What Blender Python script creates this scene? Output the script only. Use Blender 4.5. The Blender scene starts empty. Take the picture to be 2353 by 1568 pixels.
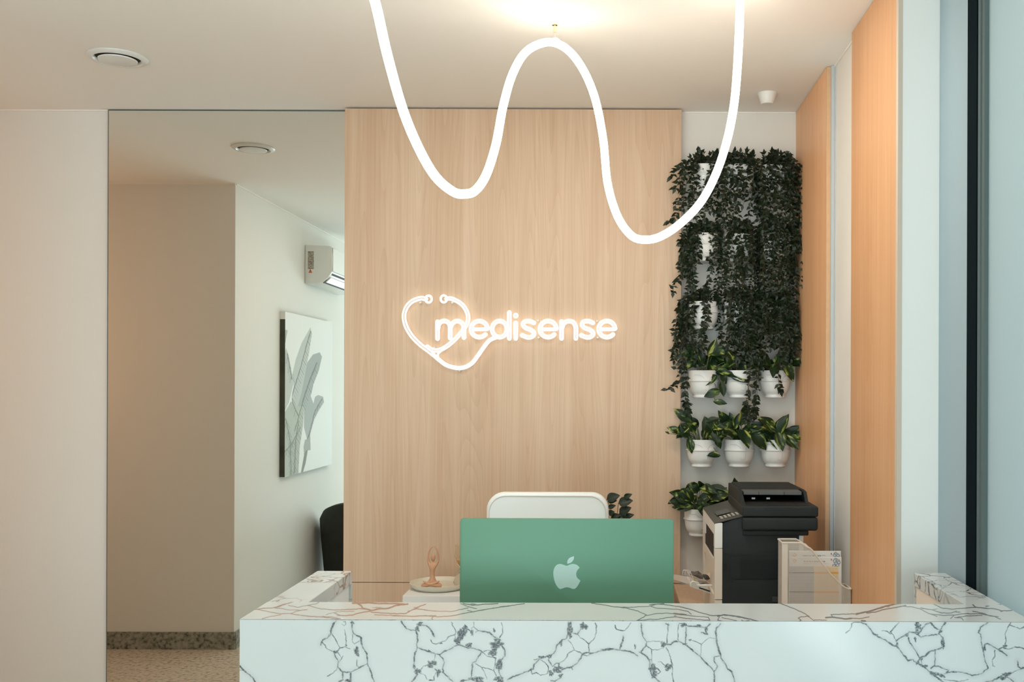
import bpy, bmesh, math, random
import numpy as np
from mathutils import Vector, Matrix

PI = math.pi
C = bpy.context.scene.collection
SC = bpy.context.scene

# ------------------------------------------------------------------ camera
F, CX, CY, CH = 2300.0, 1404.0, 890.0, 1.527      # focal (px), principal point, camera height
ROLL = math.radians(0.2)
cam_d = bpy.data.cameras.new('camera')
cam = bpy.data.objects.new('camera', cam_d)
C.objects.link(cam)
cam.location = (0, 0, CH)
cam.rotation_euler = (PI / 2, 0, 0)
cam.rotation_mode = 'XYZ'
cam_d.sensor_width = 36.0
cam_d.lens = 36.0 * F / 2353.0
cam_d.shift_x = -(CX - 1176.5) / 2353.0
cam_d.shift_y = (CY - 784.0) / 2353.0
cam_d.clip_start = 0.05
cam.rotation_euler = (Matrix.Rotation(PI / 2, 3, 'X') @ Matrix.Rotation(ROLL, 3, 'Z')).to_euler()
SC.camera = cam

# ------------------------------------------------------------------ view, world, light
SC.view_settings.view_transform = 'Standard'
SC.view_settings.look = 'None'
SC.view_settings.gamma = 1.0
SC.view_settings.use_curve_mapping = False
SC.view_settings.exposure = 0.76

w = bpy.data.worlds.new('world')
SC.world = w
w.use_nodes = True
w.node_tree.nodes['Background'].inputs[0].default_value = (0.72, 0.86, 0.92, 1)
w.node_tree.nodes['Background'].inputs[1].default_value = 1.0


def area(name, loc, target, sx, sy, power, col, spread=PI):
    d = bpy.data.lights.new(name, 'AREA')
    d.shape = 'RECTANGLE'
    d.size, d.size_y = sx, sy
    d.energy, d.color = power, col
    d.spread = spread
    o = bpy.data.objects.new(name, d)
    C.objects.link(o)
    o.location = loc
    v = Vector(target) - Vector(loc)
    o.rotation_euler = v.to_track_quat('-Z', 'Y').to_euler()
    return o


COOL = (0.80, 0.95, 1.0)
area('rear_window_daylight', (-0.3, -3.3, 0.9), (-0.3, -1.0, 3.6), 3.2, 1.6, 75, COOL)
area('side_window_daylight', (1.25, 0.55, 1.5), (-2, 0.9, 2.6), 2.4, 2.2, 70, COOL)
d_ = bpy.data.lights.new('corridor_lamp', 'POINT')
d_.energy, d_.color, d_.shadow_soft_size = 6.0, (1.0, 0.52, 0.27), 0.08
o_ = bpy.data.objects.new('corridor_lamp', d_)
C.objects.link(o_)
o_.location = (-3.55, 3.45, 1.75)
FILL_LIGHTS = [(-0.50, 2.78, 3.0), (0.22, 2.78, 3.0), (-1.30, 2.45, 1.3)]  # added fill lamps, out of view, brightening pots and wood
for x_, y_, p_ in FILL_LIGHTS:
    area('fill_light', (x_, y_, 2.688), (x_, y_, 0), 0.10, 0.10, p_, (1.0, 0.94, 0.86))

CEIL = CH + 1.173
# ------------------------------------------------------------------ mapping helpers


def unroll(px, py):
    dx, dy = px - CX, py - CY
    c, s = math.cos(ROLL), math.sin(ROLL)
    return dx * c + dy * s, -dx * s + dy * c


def P(px, py, Y):
    """the point at depth Y that the photograph shows at pixel (px, py)"""
    dx, dy = unroll(px, py)
    return Vector((dx / F * Y, Y, CH - dy / F * Y))


def proj(X, Y, Z):
    dx = X / Y * F
    dy = (CH - Z) / Y * F
    c, s = math.cos(ROLL), math.sin(ROLL)
    return CX + dx * c - dy * s, CY + dx * s + dy * c


# ------------------------------------------------------------------ object helpers

def tag(o, label=None, cat=None, group=None, kind=None):
    if label:
        o['label'] = label
    if cat:
        o['category'] = cat
    if group:
        o['group'] = group
    if kind:
        o['kind'] = kind
    return o


def empty(name, loc, label=None, cat=None, group=None, kind=None, rz=0):
    o = bpy.data.objects.new(name, None)
    o.empty_display_size = 0.05
    C.objects.link(o)
    o.location = loc
    o.rotation_euler = (0, 0, rz)
    return tag(o, label, cat, group, kind)


def link(name, me, mat=None, parent=None, loc=None):
    o = bpy.data.objects.new(name, me)
    if mat is not None and len(me.materials) == 0:
        me.materials.append(mat)
    C.objects.link(o)
    if parent is not None:
        o.parent = parent
    if loc is not None:
        o.location = loc
    return o


def mesh(name, verts, faces, smooth=False):
    me = bpy.data.meshes.new(name)
    me.from_pydata([tuple(v) for v in verts], [], [tuple(f) for f in faces])
    if smooth:
        me.polygons.foreach_set('use_smooth', [True] * len(me.polygons))
    me.update()
    return me


class MB:
    """collects shapes into one mesh (local coordinates, relative to 'org')"""

    def __init__(s, org=(0, 0, 0)):
        s.v, s.f, s.o = [], [], Vector(org)

    def add(s, vs, fs):
        n = len(s.v)
        s.v += [Vector(v) - s.o for v in vs]
        s.f += [tuple(i + n for i in f) for f in fs]
        return s

    def box(s, x0, x1, y0, y1, z0, z1):
        vs = [(x, y, z) for z in (z0, z1) for y in (y0, y1) for x in (x0, x1)]
        return s.add(vs, [(0, 2, 3, 1), (4, 5, 7, 6), (0, 1, 5, 4), (2, 6, 7, 3), (0, 4, 6, 2), (1, 3, 7, 5)])

    def prism(s, poly, vec):
        n = len(poly)
        vec = Vector(vec)
        vs = [Vector(p) for p in poly] + [Vector(p) + vec for p in poly]
        fs = [tuple(range(n)), tuple(range(2 * n - 1, n - 1, -1))]
        fs += [(i, i + n, (i + 1) % n + n, (i + 1) % n) for i in range(n)]
        return s.add(vs, fs)

    def tube(s, pts, r, n=8, closed=False, cap=True):
        pts = [Vector(p) for p in pts]
        m = len(pts)
        rr = r if isinstance(r, (list, tuple)) else [r] * m
        vs, fs = [], []
        up = None
        for i, p in enumerate(pts):
            a = pts[(i - 1) % m] if (closed or i > 0) else p
            b = pts[(i + 1) % m] if (closed or i < m - 1) else p
            t = (b - a)
            if t.length < 1e-9:
                t = Vector((0, 0, 1))
            t.normalize()
            if up is None:
                up = Vector((0, 1, 0)) if abs(t.y) < 0.9 else Vector((0, 0, 1))
            u = up - t * up.dot(t)
            if u.length < 1e-6:
                u = t.orthogonal()
            u.normalize()
            up = u
            q = t.cross(u)
            for k in range(n):
                an = 2 * PI * k / n
                vs.append(p + (u * math.cos(an) + q * math.sin(an)) * rr[i])
        for i in range(m if closed else m - 1):
            j = (i + 1) % m
            for k in range(n):
                l = (k + 1) % n
                fs.append((i * n + k, i * n + l, j * n + l, j * n + k))
        if not closed and cap:
            fs.append(tuple(range(n - 1, -1, -1)))
            fs.append(tuple((m - 1) * n + k for k in range(n)))
        return s.add(vs, fs)

    def lathe(s, prof, c, n=32, axis='z'):
        c = Vector(c)
        vs, fs = [], []
        for (r, h) in prof:
            for k in range(n):
                a = 2 * PI * k / n
                vs.append(c + Vector((max(r, 1e-5) * math.cos(a), max(r, 1e-5) * math.sin(a), h)))
        for i in range(len(prof) - 1):
            for k in range(n):
                l = (k + 1) % n
                fs.append((i * n + k, i * n + l, (i + 1) * n + l, (i + 1) * n + k))
        return s.add(vs, fs)

    def build(s, name, mat, parent=None, smooth=False, bevel=0, seg=2, sharp=40):
        me = mesh(name, s.v, s.f, smooth)
        bm = bmesh.new()
        bm.from_mesh(me)
        bmesh.ops.recalc_face_normals(bm, faces=bm.faces)
        if bevel:
            es = [e for e in bm.edges if len(e.link_faces) == 2 and e.calc_face_angle(0) > math.radians(30)]
            bmesh.ops.bevel(bm, geom=es, offset=bevel, segments=seg, affect='EDGES', profile=0.5, clamp_overlap=True)
        if smooth:
            for e in bm.edges:
                if len(e.link_faces) == 2 and e.calc_face_angle(0) > math.radians(sharp):
                    e.smooth = False
        bm.to_mesh(me)
        bm.free()
        o = link(name, me, mat, parent)
        if parent is None:
            o.location = s.o
        return o


def cat(pts, n=8, closed=False):
    """catmull-rom through the points"""
    pts = [Vector(p) for p in pts]
    m = len(pts)
    out = []
    for i in range(m if closed else m - 1):
        if closed:
            a, b, c, d = pts[(i - 1) % m], pts[i], pts[(i + 1) % m], pts[(i + 2) % m]
        else:
            a, b, c, d = pts[max(i - 1, 0)], pts[i], pts[i + 1], pts[min(i + 2, m - 1)]
        for k in range(n):
            t = k / n
            out.append(0.5 * ((2 * b) + (c - a) * t + (2 * a - 5 * b + 4 * c - d) * t * t + (3 * b - a - 3 * c + d) * t ** 3))
    if not closed:
        out.append(pts[-1])
    return out


def dup(root, loc, label=None):
    r = root.copy()
    C.objects.link(r)
    r.location = loc
    if label:
        r['label'] = label
    for ch in root.children:
        c = ch.copy()
        C.objects.link(c)
        c.parent = r
    return r


# ------------------------------------------------------------------ materials

def new_mat(name):
    m = bpy.data.materials.new(name)
    m.use_nodes = True
    return m, m.node_tree.nodes, m.node_tree.links, m.node_tree.nodes['Principled BSDF']


def plain(name, col, rough=0.6, metal=0.0, bump=0.0, bscale=400, var=0.0, vscale=3, spec=None, coat=0):
    m, N, L, b = new_mat(name)
    b.inputs['Base Color'].default_value = (*col, 1)
    b.inputs['Roughness'].default_value = rough
    b.inputs['Metallic'].default_value = metal
    if spec is not None:
        b.inputs['Specular IOR Level'].default_value = spec
    if coat:
        b.inputs['Coat Weight'].default_value = coat
    tc = N.new('ShaderNodeTexCoord')
    if bump:
        n = N.new('ShaderNodeTexNoise')
        n.inputs['Scale'].default_value = bscale
        n.inputs['Detail'].default_value = 2
        L.new(tc.outputs['Object'], n.inputs['Vector'])
        bp = N.new('ShaderNodeBump')
        bp.inputs['Strength'].default_value = bump
        bp.inputs['Distance'].default_value = 0.002
        L.new(n.outputs['Fac'], bp.inputs['Height'])
        L.new(bp.outputs['Normal'], b.inputs['Normal'])
    if var:
        n2 = N.new('ShaderNodeTexNoise')
        n2.inputs['Scale'].default_value = vscale
        L.new(tc.outputs['Object'], n2.inputs['Vector'])
        mx = N.new('ShaderNodeMix')
        mx.data_type = 'RGBA'
        mx.inputs[6].default_value = (*[c * (1 - var) for c in col], 1)
        mx.inputs[7].default_value = (*[min(1, c * (1 + var)) for c in col], 1)
        L.new(n2.outputs['Fac'], mx.inputs[0])
        L.new(mx.outputs[2], b.inputs['Base Color'])
    return m


def emis(name, col, s):
    m, N, L, b = new_mat(name)
    b.inputs['Base Color'].default_value = (0.8, 0.8, 0.8, 1)
    b.inputs['Emission Color'].default_value = (*col, 1)
    b.inputs['Emission Strength'].default_value = s
    return m


def wood(name, a, bcol, rough=0.5):
    m, N, L, b = new_mat(name)
    tc = N.new('ShaderNodeTexCoord')

    def noise(sx, sy, sz, scale, det=3, dist=0.0):
        mp = N.new('ShaderNodeMapping')
        mp.inputs['Scale'].default_value = (sx, sy, sz)
        L.new(tc.outputs['Object'], mp.inputs['Vector'])
        n = N.new('ShaderNodeTexNoise')
        n.inputs['Scale'].default_value = scale
        n.inputs['Detail'].default_value = det
        n.inputs['Distortion'].default_value = dist
        L.new(mp.outputs['Vector'], n.inputs['Vector'])
        return n.outputs['Fac']

    def math_(op, x, y):
        n = N.new('ShaderNodeMath')
        n.operation = op
        for i, q in enumerate((x, y)):
            if isinstance(q, (int, float)):
                n.inputs[i].default_value = q
            else:
                L.new(q, n.inputs[i])
        return n.outputs[0]
    broad = noise(9, 9, 0.5, 1.0, 2)
    mid = noise(40, 40, 0.9, 1.0, 3, 1.2)
    fine = noise(420, 420, 6, 1.0, 2)
    # cathedral figure: rings of a slowly varying field
    fld = noise(8, 8, 0.32, 1.0, 1, 0.25)
    ring = math_('FRACT', math_('MULTIPLY', fld, 26.0), 0)
    ring = math_('MULTIPLY', math_('POWER', ring, 3.0), 0.24)
    s = math_('ADD', math_('MULTIPLY', broad, 0.9), math_('MULTIPLY', mid, 0.95))
    s = math_('ADD', s, math_('MULTIPLY', fine, 0.35))
    s = math_('SUBTRACT', s, ring)
    mr = N.new('ShaderNodeMapRange')
    mr.inputs['From Min'].default_value = 0.70
    mr.inputs['From Max'].default_value = 1.42
    L.new(s, mr.inputs['Value'])
    mx = N.new('ShaderNodeMix')
    mx.data_type = 'RGBA'
    mx.inputs[6].default_value = (*a, 1)
    mx.inputs[7].default_value = (*bcol, 1)
    L.new(mr.outputs[0], mx.inputs[0])
    L.new(mx.outputs[2], b.inputs['Base Color'])
    b.inputs['Roughness'].default_value = rough
    bp = N.new('ShaderNodeBump')
    bp.inputs['Strength'].default_value = 0.08
    bp.inputs['Distance'].default_value = 0.001
    L.new(fine, bp.inputs['Height'])
    L.new(bp.outputs['Normal'], b.inputs['Normal'])
    return m


def marble(name, attr=False, brown=False, zmax=None, scale=11.0, cover=0.5):
    """white marble; traced veins come with the mesh attribute 'vein', elsewhere cellular veins"""
    m, N, L, b = new_mat(name)
    tc = N.new('ShaderNodeTexCoord')

    def node(t, **kw):
        n = N.new(t)
        for k, v in kw.items():
            n.inputs[k].default_value = v
        return n

    def mth(op, x, y=0.0, clamp=False):
        n = N.new('ShaderNodeMath')
        n.operation = op
        n.use_clamp = clamp
        for i, q in enumerate((x, y)):
            if isinstance(q, (int, float)):
                n.inputs[i].default_value = q
            else:
                L.new(q, n.inputs[i])
        return n.outputs[0]
    n1 = node('ShaderNodeTexNoise', Scale=14.0, Detail=4.0)
    L.new(tc.outputs['Object'], n1.inputs['Vector'])
    off = N.new('ShaderNodeVectorMath')
    off.operation = 'MULTIPLY_ADD'
    off.inputs[1].default_value = (0.07, 0.07, 0.07)
    L.new(n1.outputs['Color'], off.inputs[0])
    L.new(tc.outputs['Object'], off.inputs[2])
    vo = node('ShaderNodeTexVoronoi', Scale=scale)
    vo.feature = 'DISTANCE_TO_EDGE'
    L.new(off.outputs[0], vo.inputs['Vector'])
    wn = node('ShaderNodeTexNoise', Scale=9.0, Detail=2.0)
    L.new(tc.outputs['Object'], wn.inputs['Vector'])
    width = mth('MULTIPLY', mth('POWER', wn.outputs['Fac'], 3.0), 0.40)
    cell = mth('SUBTRACT', 1.0, mth('DIVIDE', vo.outputs['Distance'], width), True)
    mk = node('ShaderNodeTexNoise', Scale=3.1, Detail=1.0)
    L.new(tc.outputs['Object'], mk.inputs['Vector'])
    mr = node('ShaderNodeMapRange')
    mr.inputs['From Min'].default_value = cover
    mr.inputs['From Max'].default_value = cover + 0.06
    L.new(mk.outputs['Fac'], mr.inputs['Value'])
    vein = mth('MULTIPLY', cell, mr.outputs[0])
    col_v = (0.20, 0.085, 0.035) if brown else (0.016, 0.030, 0.042)  # brown paints the warm wood reflection into the veins
    dark = N.new('ShaderNodeRGB')
    dark.outputs[0].default_value = (*col_v, 1)
    darkc = dark.outputs[0]
    if attr:
        at = N.new('ShaderNodeAttribute')
        at.attribute_name = 'vein'
        sep = N.new('ShaderNodeSeparateColor')
        L.new(at.outputs['Color'], sep.inputs[0])
        # blue channel: where the traced veins end and the cellular ones begin
        vein = mth('MULTIPLY', vein, mth('SUBTRACT', 1.0, sep.outputs[2], True))
        mot = node('ShaderNodeTexNoise', Scale=330.0, Detail=3.0, Roughness=0.7)
        L.new(tc.outputs['Object'], mot.inputs['Vector'])
        mm = node('ShaderNodeMapRange')
        mm.inputs['From Min'].default_value = 0.30
        mm.inputs['From Max'].default_value = 0.62
        mm.inputs['To Min'].default_value = 0.58
        L.new(mot.outputs['Fac'], mm.inputs['Value'])
        tr = mth('MULTIPLY', sep.outputs[0], mm.outputs[0])
        vein = mth('MAXIMUM', vein, tr)
        # breccia blotches (alpha): dark crumbs between pale pebbles
        pv = node('ShaderNodeTexVoronoi', Scale=150.0)
        pv.feature = 'DISTANCE_TO_EDGE'
        L.new(off.outputs[0], pv.inputs['Vector'])
        pe = node('ShaderNodeMapRange')
        pe.inputs['From Min'].default_value = 0.05
        pe.inputs['From Max'].default_value = 0.42
        pe.inputs['To Min'].default_value = 1.0
        pe.inputs['To Max'].default_value = 0.5
        L.new(pv.outputs['Distance'], pe.inputs['Value'])
        vein = mth('MAXIMUM', vein, mth('MULTIPLY', mth('MULTIPLY', at.outputs['Alpha'], pe.outputs[0]), mm.outputs[0]))
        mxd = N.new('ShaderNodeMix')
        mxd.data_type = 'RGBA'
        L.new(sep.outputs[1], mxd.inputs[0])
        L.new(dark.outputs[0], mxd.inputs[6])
        mxd.inputs[7].default_value = (0.26, 0.10, 0.045, 1)  # vein tint painted as reflected oak, weighted by the green channel
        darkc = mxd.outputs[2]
    cl = node('ShaderNodeTexNoise', Scale=7.0, Detail=3.0)
    L.new(tc.outputs['Object'], cl.inputs['Vector'])
    base = N.new('ShaderNodeMix')
    base.data_type = 'RGBA'
    base.inputs[6].default_value = (0.52, 0.545, 0.545, 1)
    base.inputs[7].default_value = (0.585, 0.60, 0.595, 1)
    L.new(cl.outputs['Fac'], base.inputs[0])
    mx = N.new('ShaderNodeMix')
    mx.data_type = 'RGBA'
    L.new(vein, mx.inputs[0])
    L.new(base.outputs[2], mx.inputs[6])
    L.new(darkc, mx.inputs[7])
    L.new(mx.outputs[2], b.inputs['Base Color'])
    b.inputs['Roughness'].default_value = 0.16
    b.inputs['Specular IOR Level'].default_value = 0.5
    return m


def attr_mat(name, rough=0.7):
    m, N, L, b = new_mat(name)
    at = N.new('ShaderNodeAttribute')
    at.attribute_name = 'print'
    L.new(at.outputs['Color'], b.inputs['Base Color'])
    b.inputs['Roughness'].default_value = rough
    return m


def terrazzo(name, c0, c1, c2, scale=60):
    m, N, L, b = new_mat(name)
    tc = N.new('ShaderNodeTexCoord')
    n = N.new('ShaderNodeTexNoise')
    n.inputs['Scale'].default_value = scale
    n.inputs['Detail'].default_value = 4
    L.new(tc.outputs['Object'], n.inputs['Vector'])
    r = N.new('ShaderNodeValToRGB')
    e = r.color_ramp.elements
    e[0].position, e[0].color = 0.33, (*c0, 1)
    e[1].position, e[1].color = 0.62, (*c2, 1)
    k = e.new(0.45)
    k.color = (*c1, 1)
    L.new(n.outputs['Fac'], r.inputs[0])
    L.new(r.outputs[0], b.inputs['Base Color'])
    b.inputs['Roughness'].default_value = 0.35
    return m


WALL = plain('wall_paint', (0.79, 0.778, 0.735), 0.85, bump=0.15, bscale=260)
CEILM = plain('ceiling_paint', (0.92, 0.905, 0.86), 0.9, bump=0.1, bscale=300)
PILLAR = plain('pillar_paint', (0.78, 0.79, 0.77), 0.8)
CAULK = plain('white_caulk', (0.9, 0.86, 0.8), 0.7)
FLOORM = terrazzo('terrazzo_floor', (0.24, 0.20, 0.16), (0.52, 0.44, 0.34), (0.64, 0.56, 0.46), 45)
BASEM = terrazzo('stone_skirting', (0.07, 0.08, 0.07), (0.24, 0.24, 0.20), (0.36, 0.35, 0.30), 50)
WOOD = wood('oak_laminate', (0.57, 0.385, 0.25), (0.70, 0.525, 0.375))
WOOD2 = wood('oak_laminate_warm', (0.60, 0.315, 0.15), (0.71, 0.415, 0.225), 0.45)
WOODE = plain('oak_edge_band', (0.66, 0.42, 0.24), 0.5, var=0.1, vscale=40)
MARB_F = marble('marble_traced', attr=True, scale=15, cover=0.49)
MARB_S = marble('marble_reflection_vein', brown=True, scale=22, cover=0.36)
MARB_G = marble('marble_grey_vein', scale=20, cover=0.50)
WHITE = plain('white_lacquer', (0.80, 0.82, 0.81), 0.4)
BEIGE = plain('beige_lacquer', (0.72, 0.64, 0.55), 0.5)
WHPL = plain('white_plastic', (0.80, 0.82, 0.80), 0.35)
CRPL = plain('cream_plastic', (0.74, 0.68, 0.60), 0.45)
DARKP = plain('charcoal_plastic', (0.013, 0.019, 0.021), 0.55, spec=0.35, bump=0.5, bscale=900)
DARKG = plain('dark_gloss_panel', (0.05, 0.045, 0.035), 0.3)
BLACK = plain('black_recess', (0.004, 0.004, 0.005), 0.7)
GREYP = plain('grey_plastic', (0.10, 0.11, 0.11), 0.5, bump=0.4, bscale=900)
ALU = plain('brushed_aluminium', (0.52, 0.56, 0.58), 0.6, metal=0.1)
FRAMEB = plain('black_gasket', (0.003, 0.008, 0.011), 0.9, spec=0.05)
FRAMEG = plain('grey_window_frame', (0.10, 0.135, 0.135), 0.8, spec=0.2)
REVEAL = plain('shaded_reveal', (0.30, 0.40, 0.45), 0.8)  # grey-blue paints the weaker light on this left-facing side
BRASS = plain('brass_hook', (0.78, 0.58, 0.38), 0.35, metal=0.4)
POT = plain('white_glazed_pot', (0.78, 0.80, 0.79), 0.35)
EMB = plain('pot_embossed_line', (0.45, 0.47, 0.47), 0.5)
SOIL = plain('potting_soil', (0.03, 0.02, 0.012), 0.95, bump=1, bscale=200)
IVY = plain('ivy_leaf', (0.010, 0.021, 0.009), 0.38, var=0.9, vscale=45, spec=0.3)
STEM = plain('brown_stem', (0.06, 0.035, 0.02), 0.7)
GSTEM = plain('green_stem', (0.10, 0.13, 0.04), 0.6)
TERRA = plain('terracotta_clay', (0.62, 0.36, 0.22), 0.7, var=0.1, vscale=60)
TRAYM = plain('cream_ceramic', (0.72, 0.68, 0.57), 0.4)
FABW = plain('white_leather', (0.78, 0.81, 0.80), 0.5)
FABG = plain('dark_green_velvet', (0.016, 0.020, 0.014), 0.85, bump=0.6, bscale=150, var=0.5, vscale=20)
CHROME = plain('chrome', (0.7, 0.7, 0.7), 0.2, metal=1)
NEON = emis('warm_white_led', (1.0, 0.88, 0.74), 7.0)
SIGN = emis('sign_led', (1.0, 0.93, 0.86), 0.60)
GREEN = plain('green_aluminium', (0.10, 0.24, 0.155), 0.38, metal=0.2, bump=0.15, bscale=1500)
LOGO = plain('mint_emblem', (0.44, 0.62, 0.57), 0.25)
PAPER = plain('white_paper', (0.80, 0.80, 0.78), 0.8)
SCREEN = plain('screen_glass', (0.01, 0.01, 0.01), 0.1)
PRINT = attr_mat('printed_surface')
MIR, N_, L_, B_ = new_mat('mirror_glass')
B_.inputs['Base Color'].default_value = (0.84, 0.85, 0.81, 1)
B_.inputs['Metallic'].default_value = 1
B_.inputs['Roughness'].default_value = 0.0
GLASS, N_, L_, B_ = new_mat('clear_glass')
B_.inputs['Base Color'].default_value = (0.97, 0.95, 0.9, 1)
B_.inputs['Roughness'].default_value = 0.02
B_.inputs['Transmission Weight'].default_value = 1
B_.inputs['IOR'].default_value = 1.3
AMBER, N_, L_, B_ = new_mat('amber_liquid')
B_.inputs['Base Color'].default_value = (0.95, 0.55, 0.15, 1)
B_.inputs['Roughness'].default_value = 0.1
CLEARP, N_, L_, B_ = new_mat('clear_plastic')
B_.inputs['Base Color'].default_value = (0.85, 0.74, 0.66, 1)
B_.inputs['Roughness'].default_value = 0.15
B_.inputs['Alpha'].default_value = 0.55
FROST, N_, L_, B_ = new_mat('frosted_pane')
tr_ = N_.new('ShaderNodeBsdfTranslucent')
tr_.inputs[0].default_value = (0.56, 0.62, 0.62, 1)
ms_ = N_.new('ShaderNodeMixShader')
ms_.inputs[0].default_value = 0.55
B_.inputs['Base Color'].default_value = (0.44, 0.52, 0.53, 1)
B_.inputs['Roughness'].default_value = 0.5
L_.new(B_.outputs[0], ms_.inputs[1])
L_.new(tr_.outputs[0], ms_.inputs[2])
L_.new(ms_.outputs[0], N_['Material Output'].inputs[0])


def mesh_metal():
    """white powder-coated sheet with fine staggered perforations (the holes are open)"""
    m, N, L, b = new_mat('perforated_white_metal')
    b.inputs['Base Color'].default_value = (0.74, 0.70, 0.63, 1)
    b.inputs['Roughness'].default_value = 0.5
    tc = N.new('ShaderNodeTexCoord')
    sp = N.new('ShaderNodeSeparateXYZ')
    L.new(tc.outputs['Object'], sp.inputs[0])

    def mth(op, x, y=0.0):
        n = N.new('ShaderNodeMath')
        n.operation = op
        for i, q in enumerate((x, y)):
            if isinstance(q, (int, float)):
                n.inputs[i].default_value = q
            else:
                L.new(q, n.inputs[i])
        return n.outputs[0]
    k = 2 * PI / 0.0042
    u = mth('ADD', sp.outputs[0], sp.outputs[1])
    a = mth('SINE', mth('MULTIPLY', mth('ADD', u, mth('MULTIPLY', sp.outputs[2], 0.8)), k))
    c = mth('SINE', mth('MULTIPLY', mth('SUBTRACT', u, mth('MULTIPLY', sp.outputs[2], 0.8)), k))
    h = mth('GREATER_THAN', mth('MULTIPLY', a, c), -0.08)
    t = N.new('ShaderNodeBsdfTransparent')
    mx = N.new('ShaderNodeMixShader')
    L.new(h, mx.inputs[0])
    L.new(b.outputs[0], mx.inputs[1])
    L.new(t.outputs[0], mx.inputs[2])
    L.new(mx.outputs[0], N['Material Output'].inputs[0])
    return m


PERF = mesh_metal()


def pothos_mat():
    m, N, L, b = new_mat('variegated_leaf')
    tc = N.new('ShaderNodeTexCoord')
    oi = N.new('ShaderNodeObjectInfo')
    ad = N.new('ShaderNodeVectorMath')
    ad.operation = 'ADD'
    mp = N.new('ShaderNodeMapping')
    mp.inputs['Scale'].default_value = (60, 16, 60)
    L.new(tc.outputs['Object'], mp.inputs['Vector'])
    cb = N.new('ShaderNodeCombineXYZ')
    ml = N.new('ShaderNodeMath')
    ml.operation = 'MULTIPLY'
    ml.inputs[1].default_value = 50
    L.new(oi.outputs['Random'], ml.inputs[0])
    L.new(ml.outputs[0], cb.inputs[0])
    L.new(mp.outputs[0], ad.inputs[0])
    L.new(cb.outputs[0], ad.inputs[1])
    n = N.new('ShaderNodeTexNoise')
    n.inputs['Scale'].default_value = 1.0
    n.inputs['Detail'].default_value = 3
    n.inputs['Distortion'].default_value = 0.6
    L.new(ad.outputs[0], n.inputs['Vector'])
    r = N.new('ShaderNodeValToRGB')
    e = r.color_ramp.elements
    e[0].position, e[0].color = 0.53, (0.010, 0.027, 0.009, 1)
    e[1].position, e[1].color = 0.68, (0.42, 0.43, 0.11, 1)
    k = e.new(0.585)
    k.color = (0.06, 0.12, 0.02, 1)
    L.new(n.outputs['Fac'], r.inputs[0])
    L.new(r.outputs[0], b.inputs['Base Color'])
    b.inputs['Roughness'].default_value = 0.38
    b.inputs['Specular IOR Level'].default_value = 0.3
    return m


POTHOS = pothos_mat()

# ------------------------------------------------------------------ raster helpers (prints and veins held in the mesh)
rng = np.random.default_rng(7)
random.seed(11)


def seg_dist(px, py, a, b):
    ax, ay = a
    bx, by = b
    dx, dy = bx - ax, by - ay
    L2 = dx * dx + dy * dy + 1e-9
    t = np.clip(((px - ax) * dx + (py - ay) * dy) / L2, 0, 1)
    return np.hypot(px - ax - t * dx, py - ay - t * dy)


def rough_line(pts, amp=1.0, step=5.0, seed=0):
    r = random.Random(seed)
    out = [pts[0]]
    for a, b in zip(pts[:-1], pts[1:]):
        d = math.hypot(b[0] - a[0], b[1] - a[1])
        n = max(1, int(d / step))
        for k in range(1, n + 1):
            t = k / n
            j = amp if k < n else amp * 0.3
            out.append((a[0] + (b[0] - a[0]) * t + r.uniform(-j, j), a[1] + (b[1] - a[1]) * t + r.uniform(-j, j)))
    return out


def draw_line(val, px, py, pts, w, soft=0.7, strength=1.0, vary=0.0, seed=0):
    w0, s0 = w, strength
    ph = random.Random(seed).uniform(0, 6.28)
    for i_, (a, b) in enumerate(zip(pts[:-1], pts[1:])):
        if vary:
            q_ = math.sin(i_ * 0.55 + ph) * 0.6 + math.sin(i_ * 1.7 + ph * 2) * 0.4
            w = w0 * (1 + vary * q_)
            strength = s0 * (1 - 0.28 * vary * (1 - q_))
        m = w + soft + 1
        sel = (px > min(a[0], b[0]) - m) & (px < max(a[0], b[0]) + m) & (py > min(a[1], b[1]) - m) & (py < max(a[1], b[1]) + m)
        if not sel.any():
            continue
        d = seg_dist(px[sel], py[sel], a, b)
        v = np.clip((w / 2 + soft - d) / soft, 0, 1) * strength
        val[sel] = np.maximum(val[sel], v)


def draw_blob(val, px, py, cx, cy, rx, ry, strength=1.0, seed=0):
    r = random.Random(seed)
    sel = (abs(px - cx) < rx * 1.6) & (abs(py - cy) < ry * 1.6)
    if not sel.any():
        return
    x, y = (px[sel] - cx) / rx, (py[sel] - cy) / ry
    a = np.arctan2(y, x)
    rad = np.ones_like(a)
    for k in (2, 3, 5, 7):
        rad += 0.22 / math.sqrt(k) * np.sin(k * a + r.uniform(0, 6.28))
    v = np.clip((rad - np.hypot(x, y)) * 3, 0, 1) * strength
    val[sel] = np.maximum(val[sel], v)


def poly_mask(px, py, poly):
    inside = np.zeros(px.shape, bool)
    n = len(poly)
    for i in range(n):
        x0, y0 = poly[i]
        x1, y1 = poly[(i + 1) % n]
        if y0 == y1:
            continue
        c = ((y0 > py) != (y1 > py)) & (px < (x1 - x0) * (py - y0) / (y1 - y0) + x0)
        inside ^= c
    return inside


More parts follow.
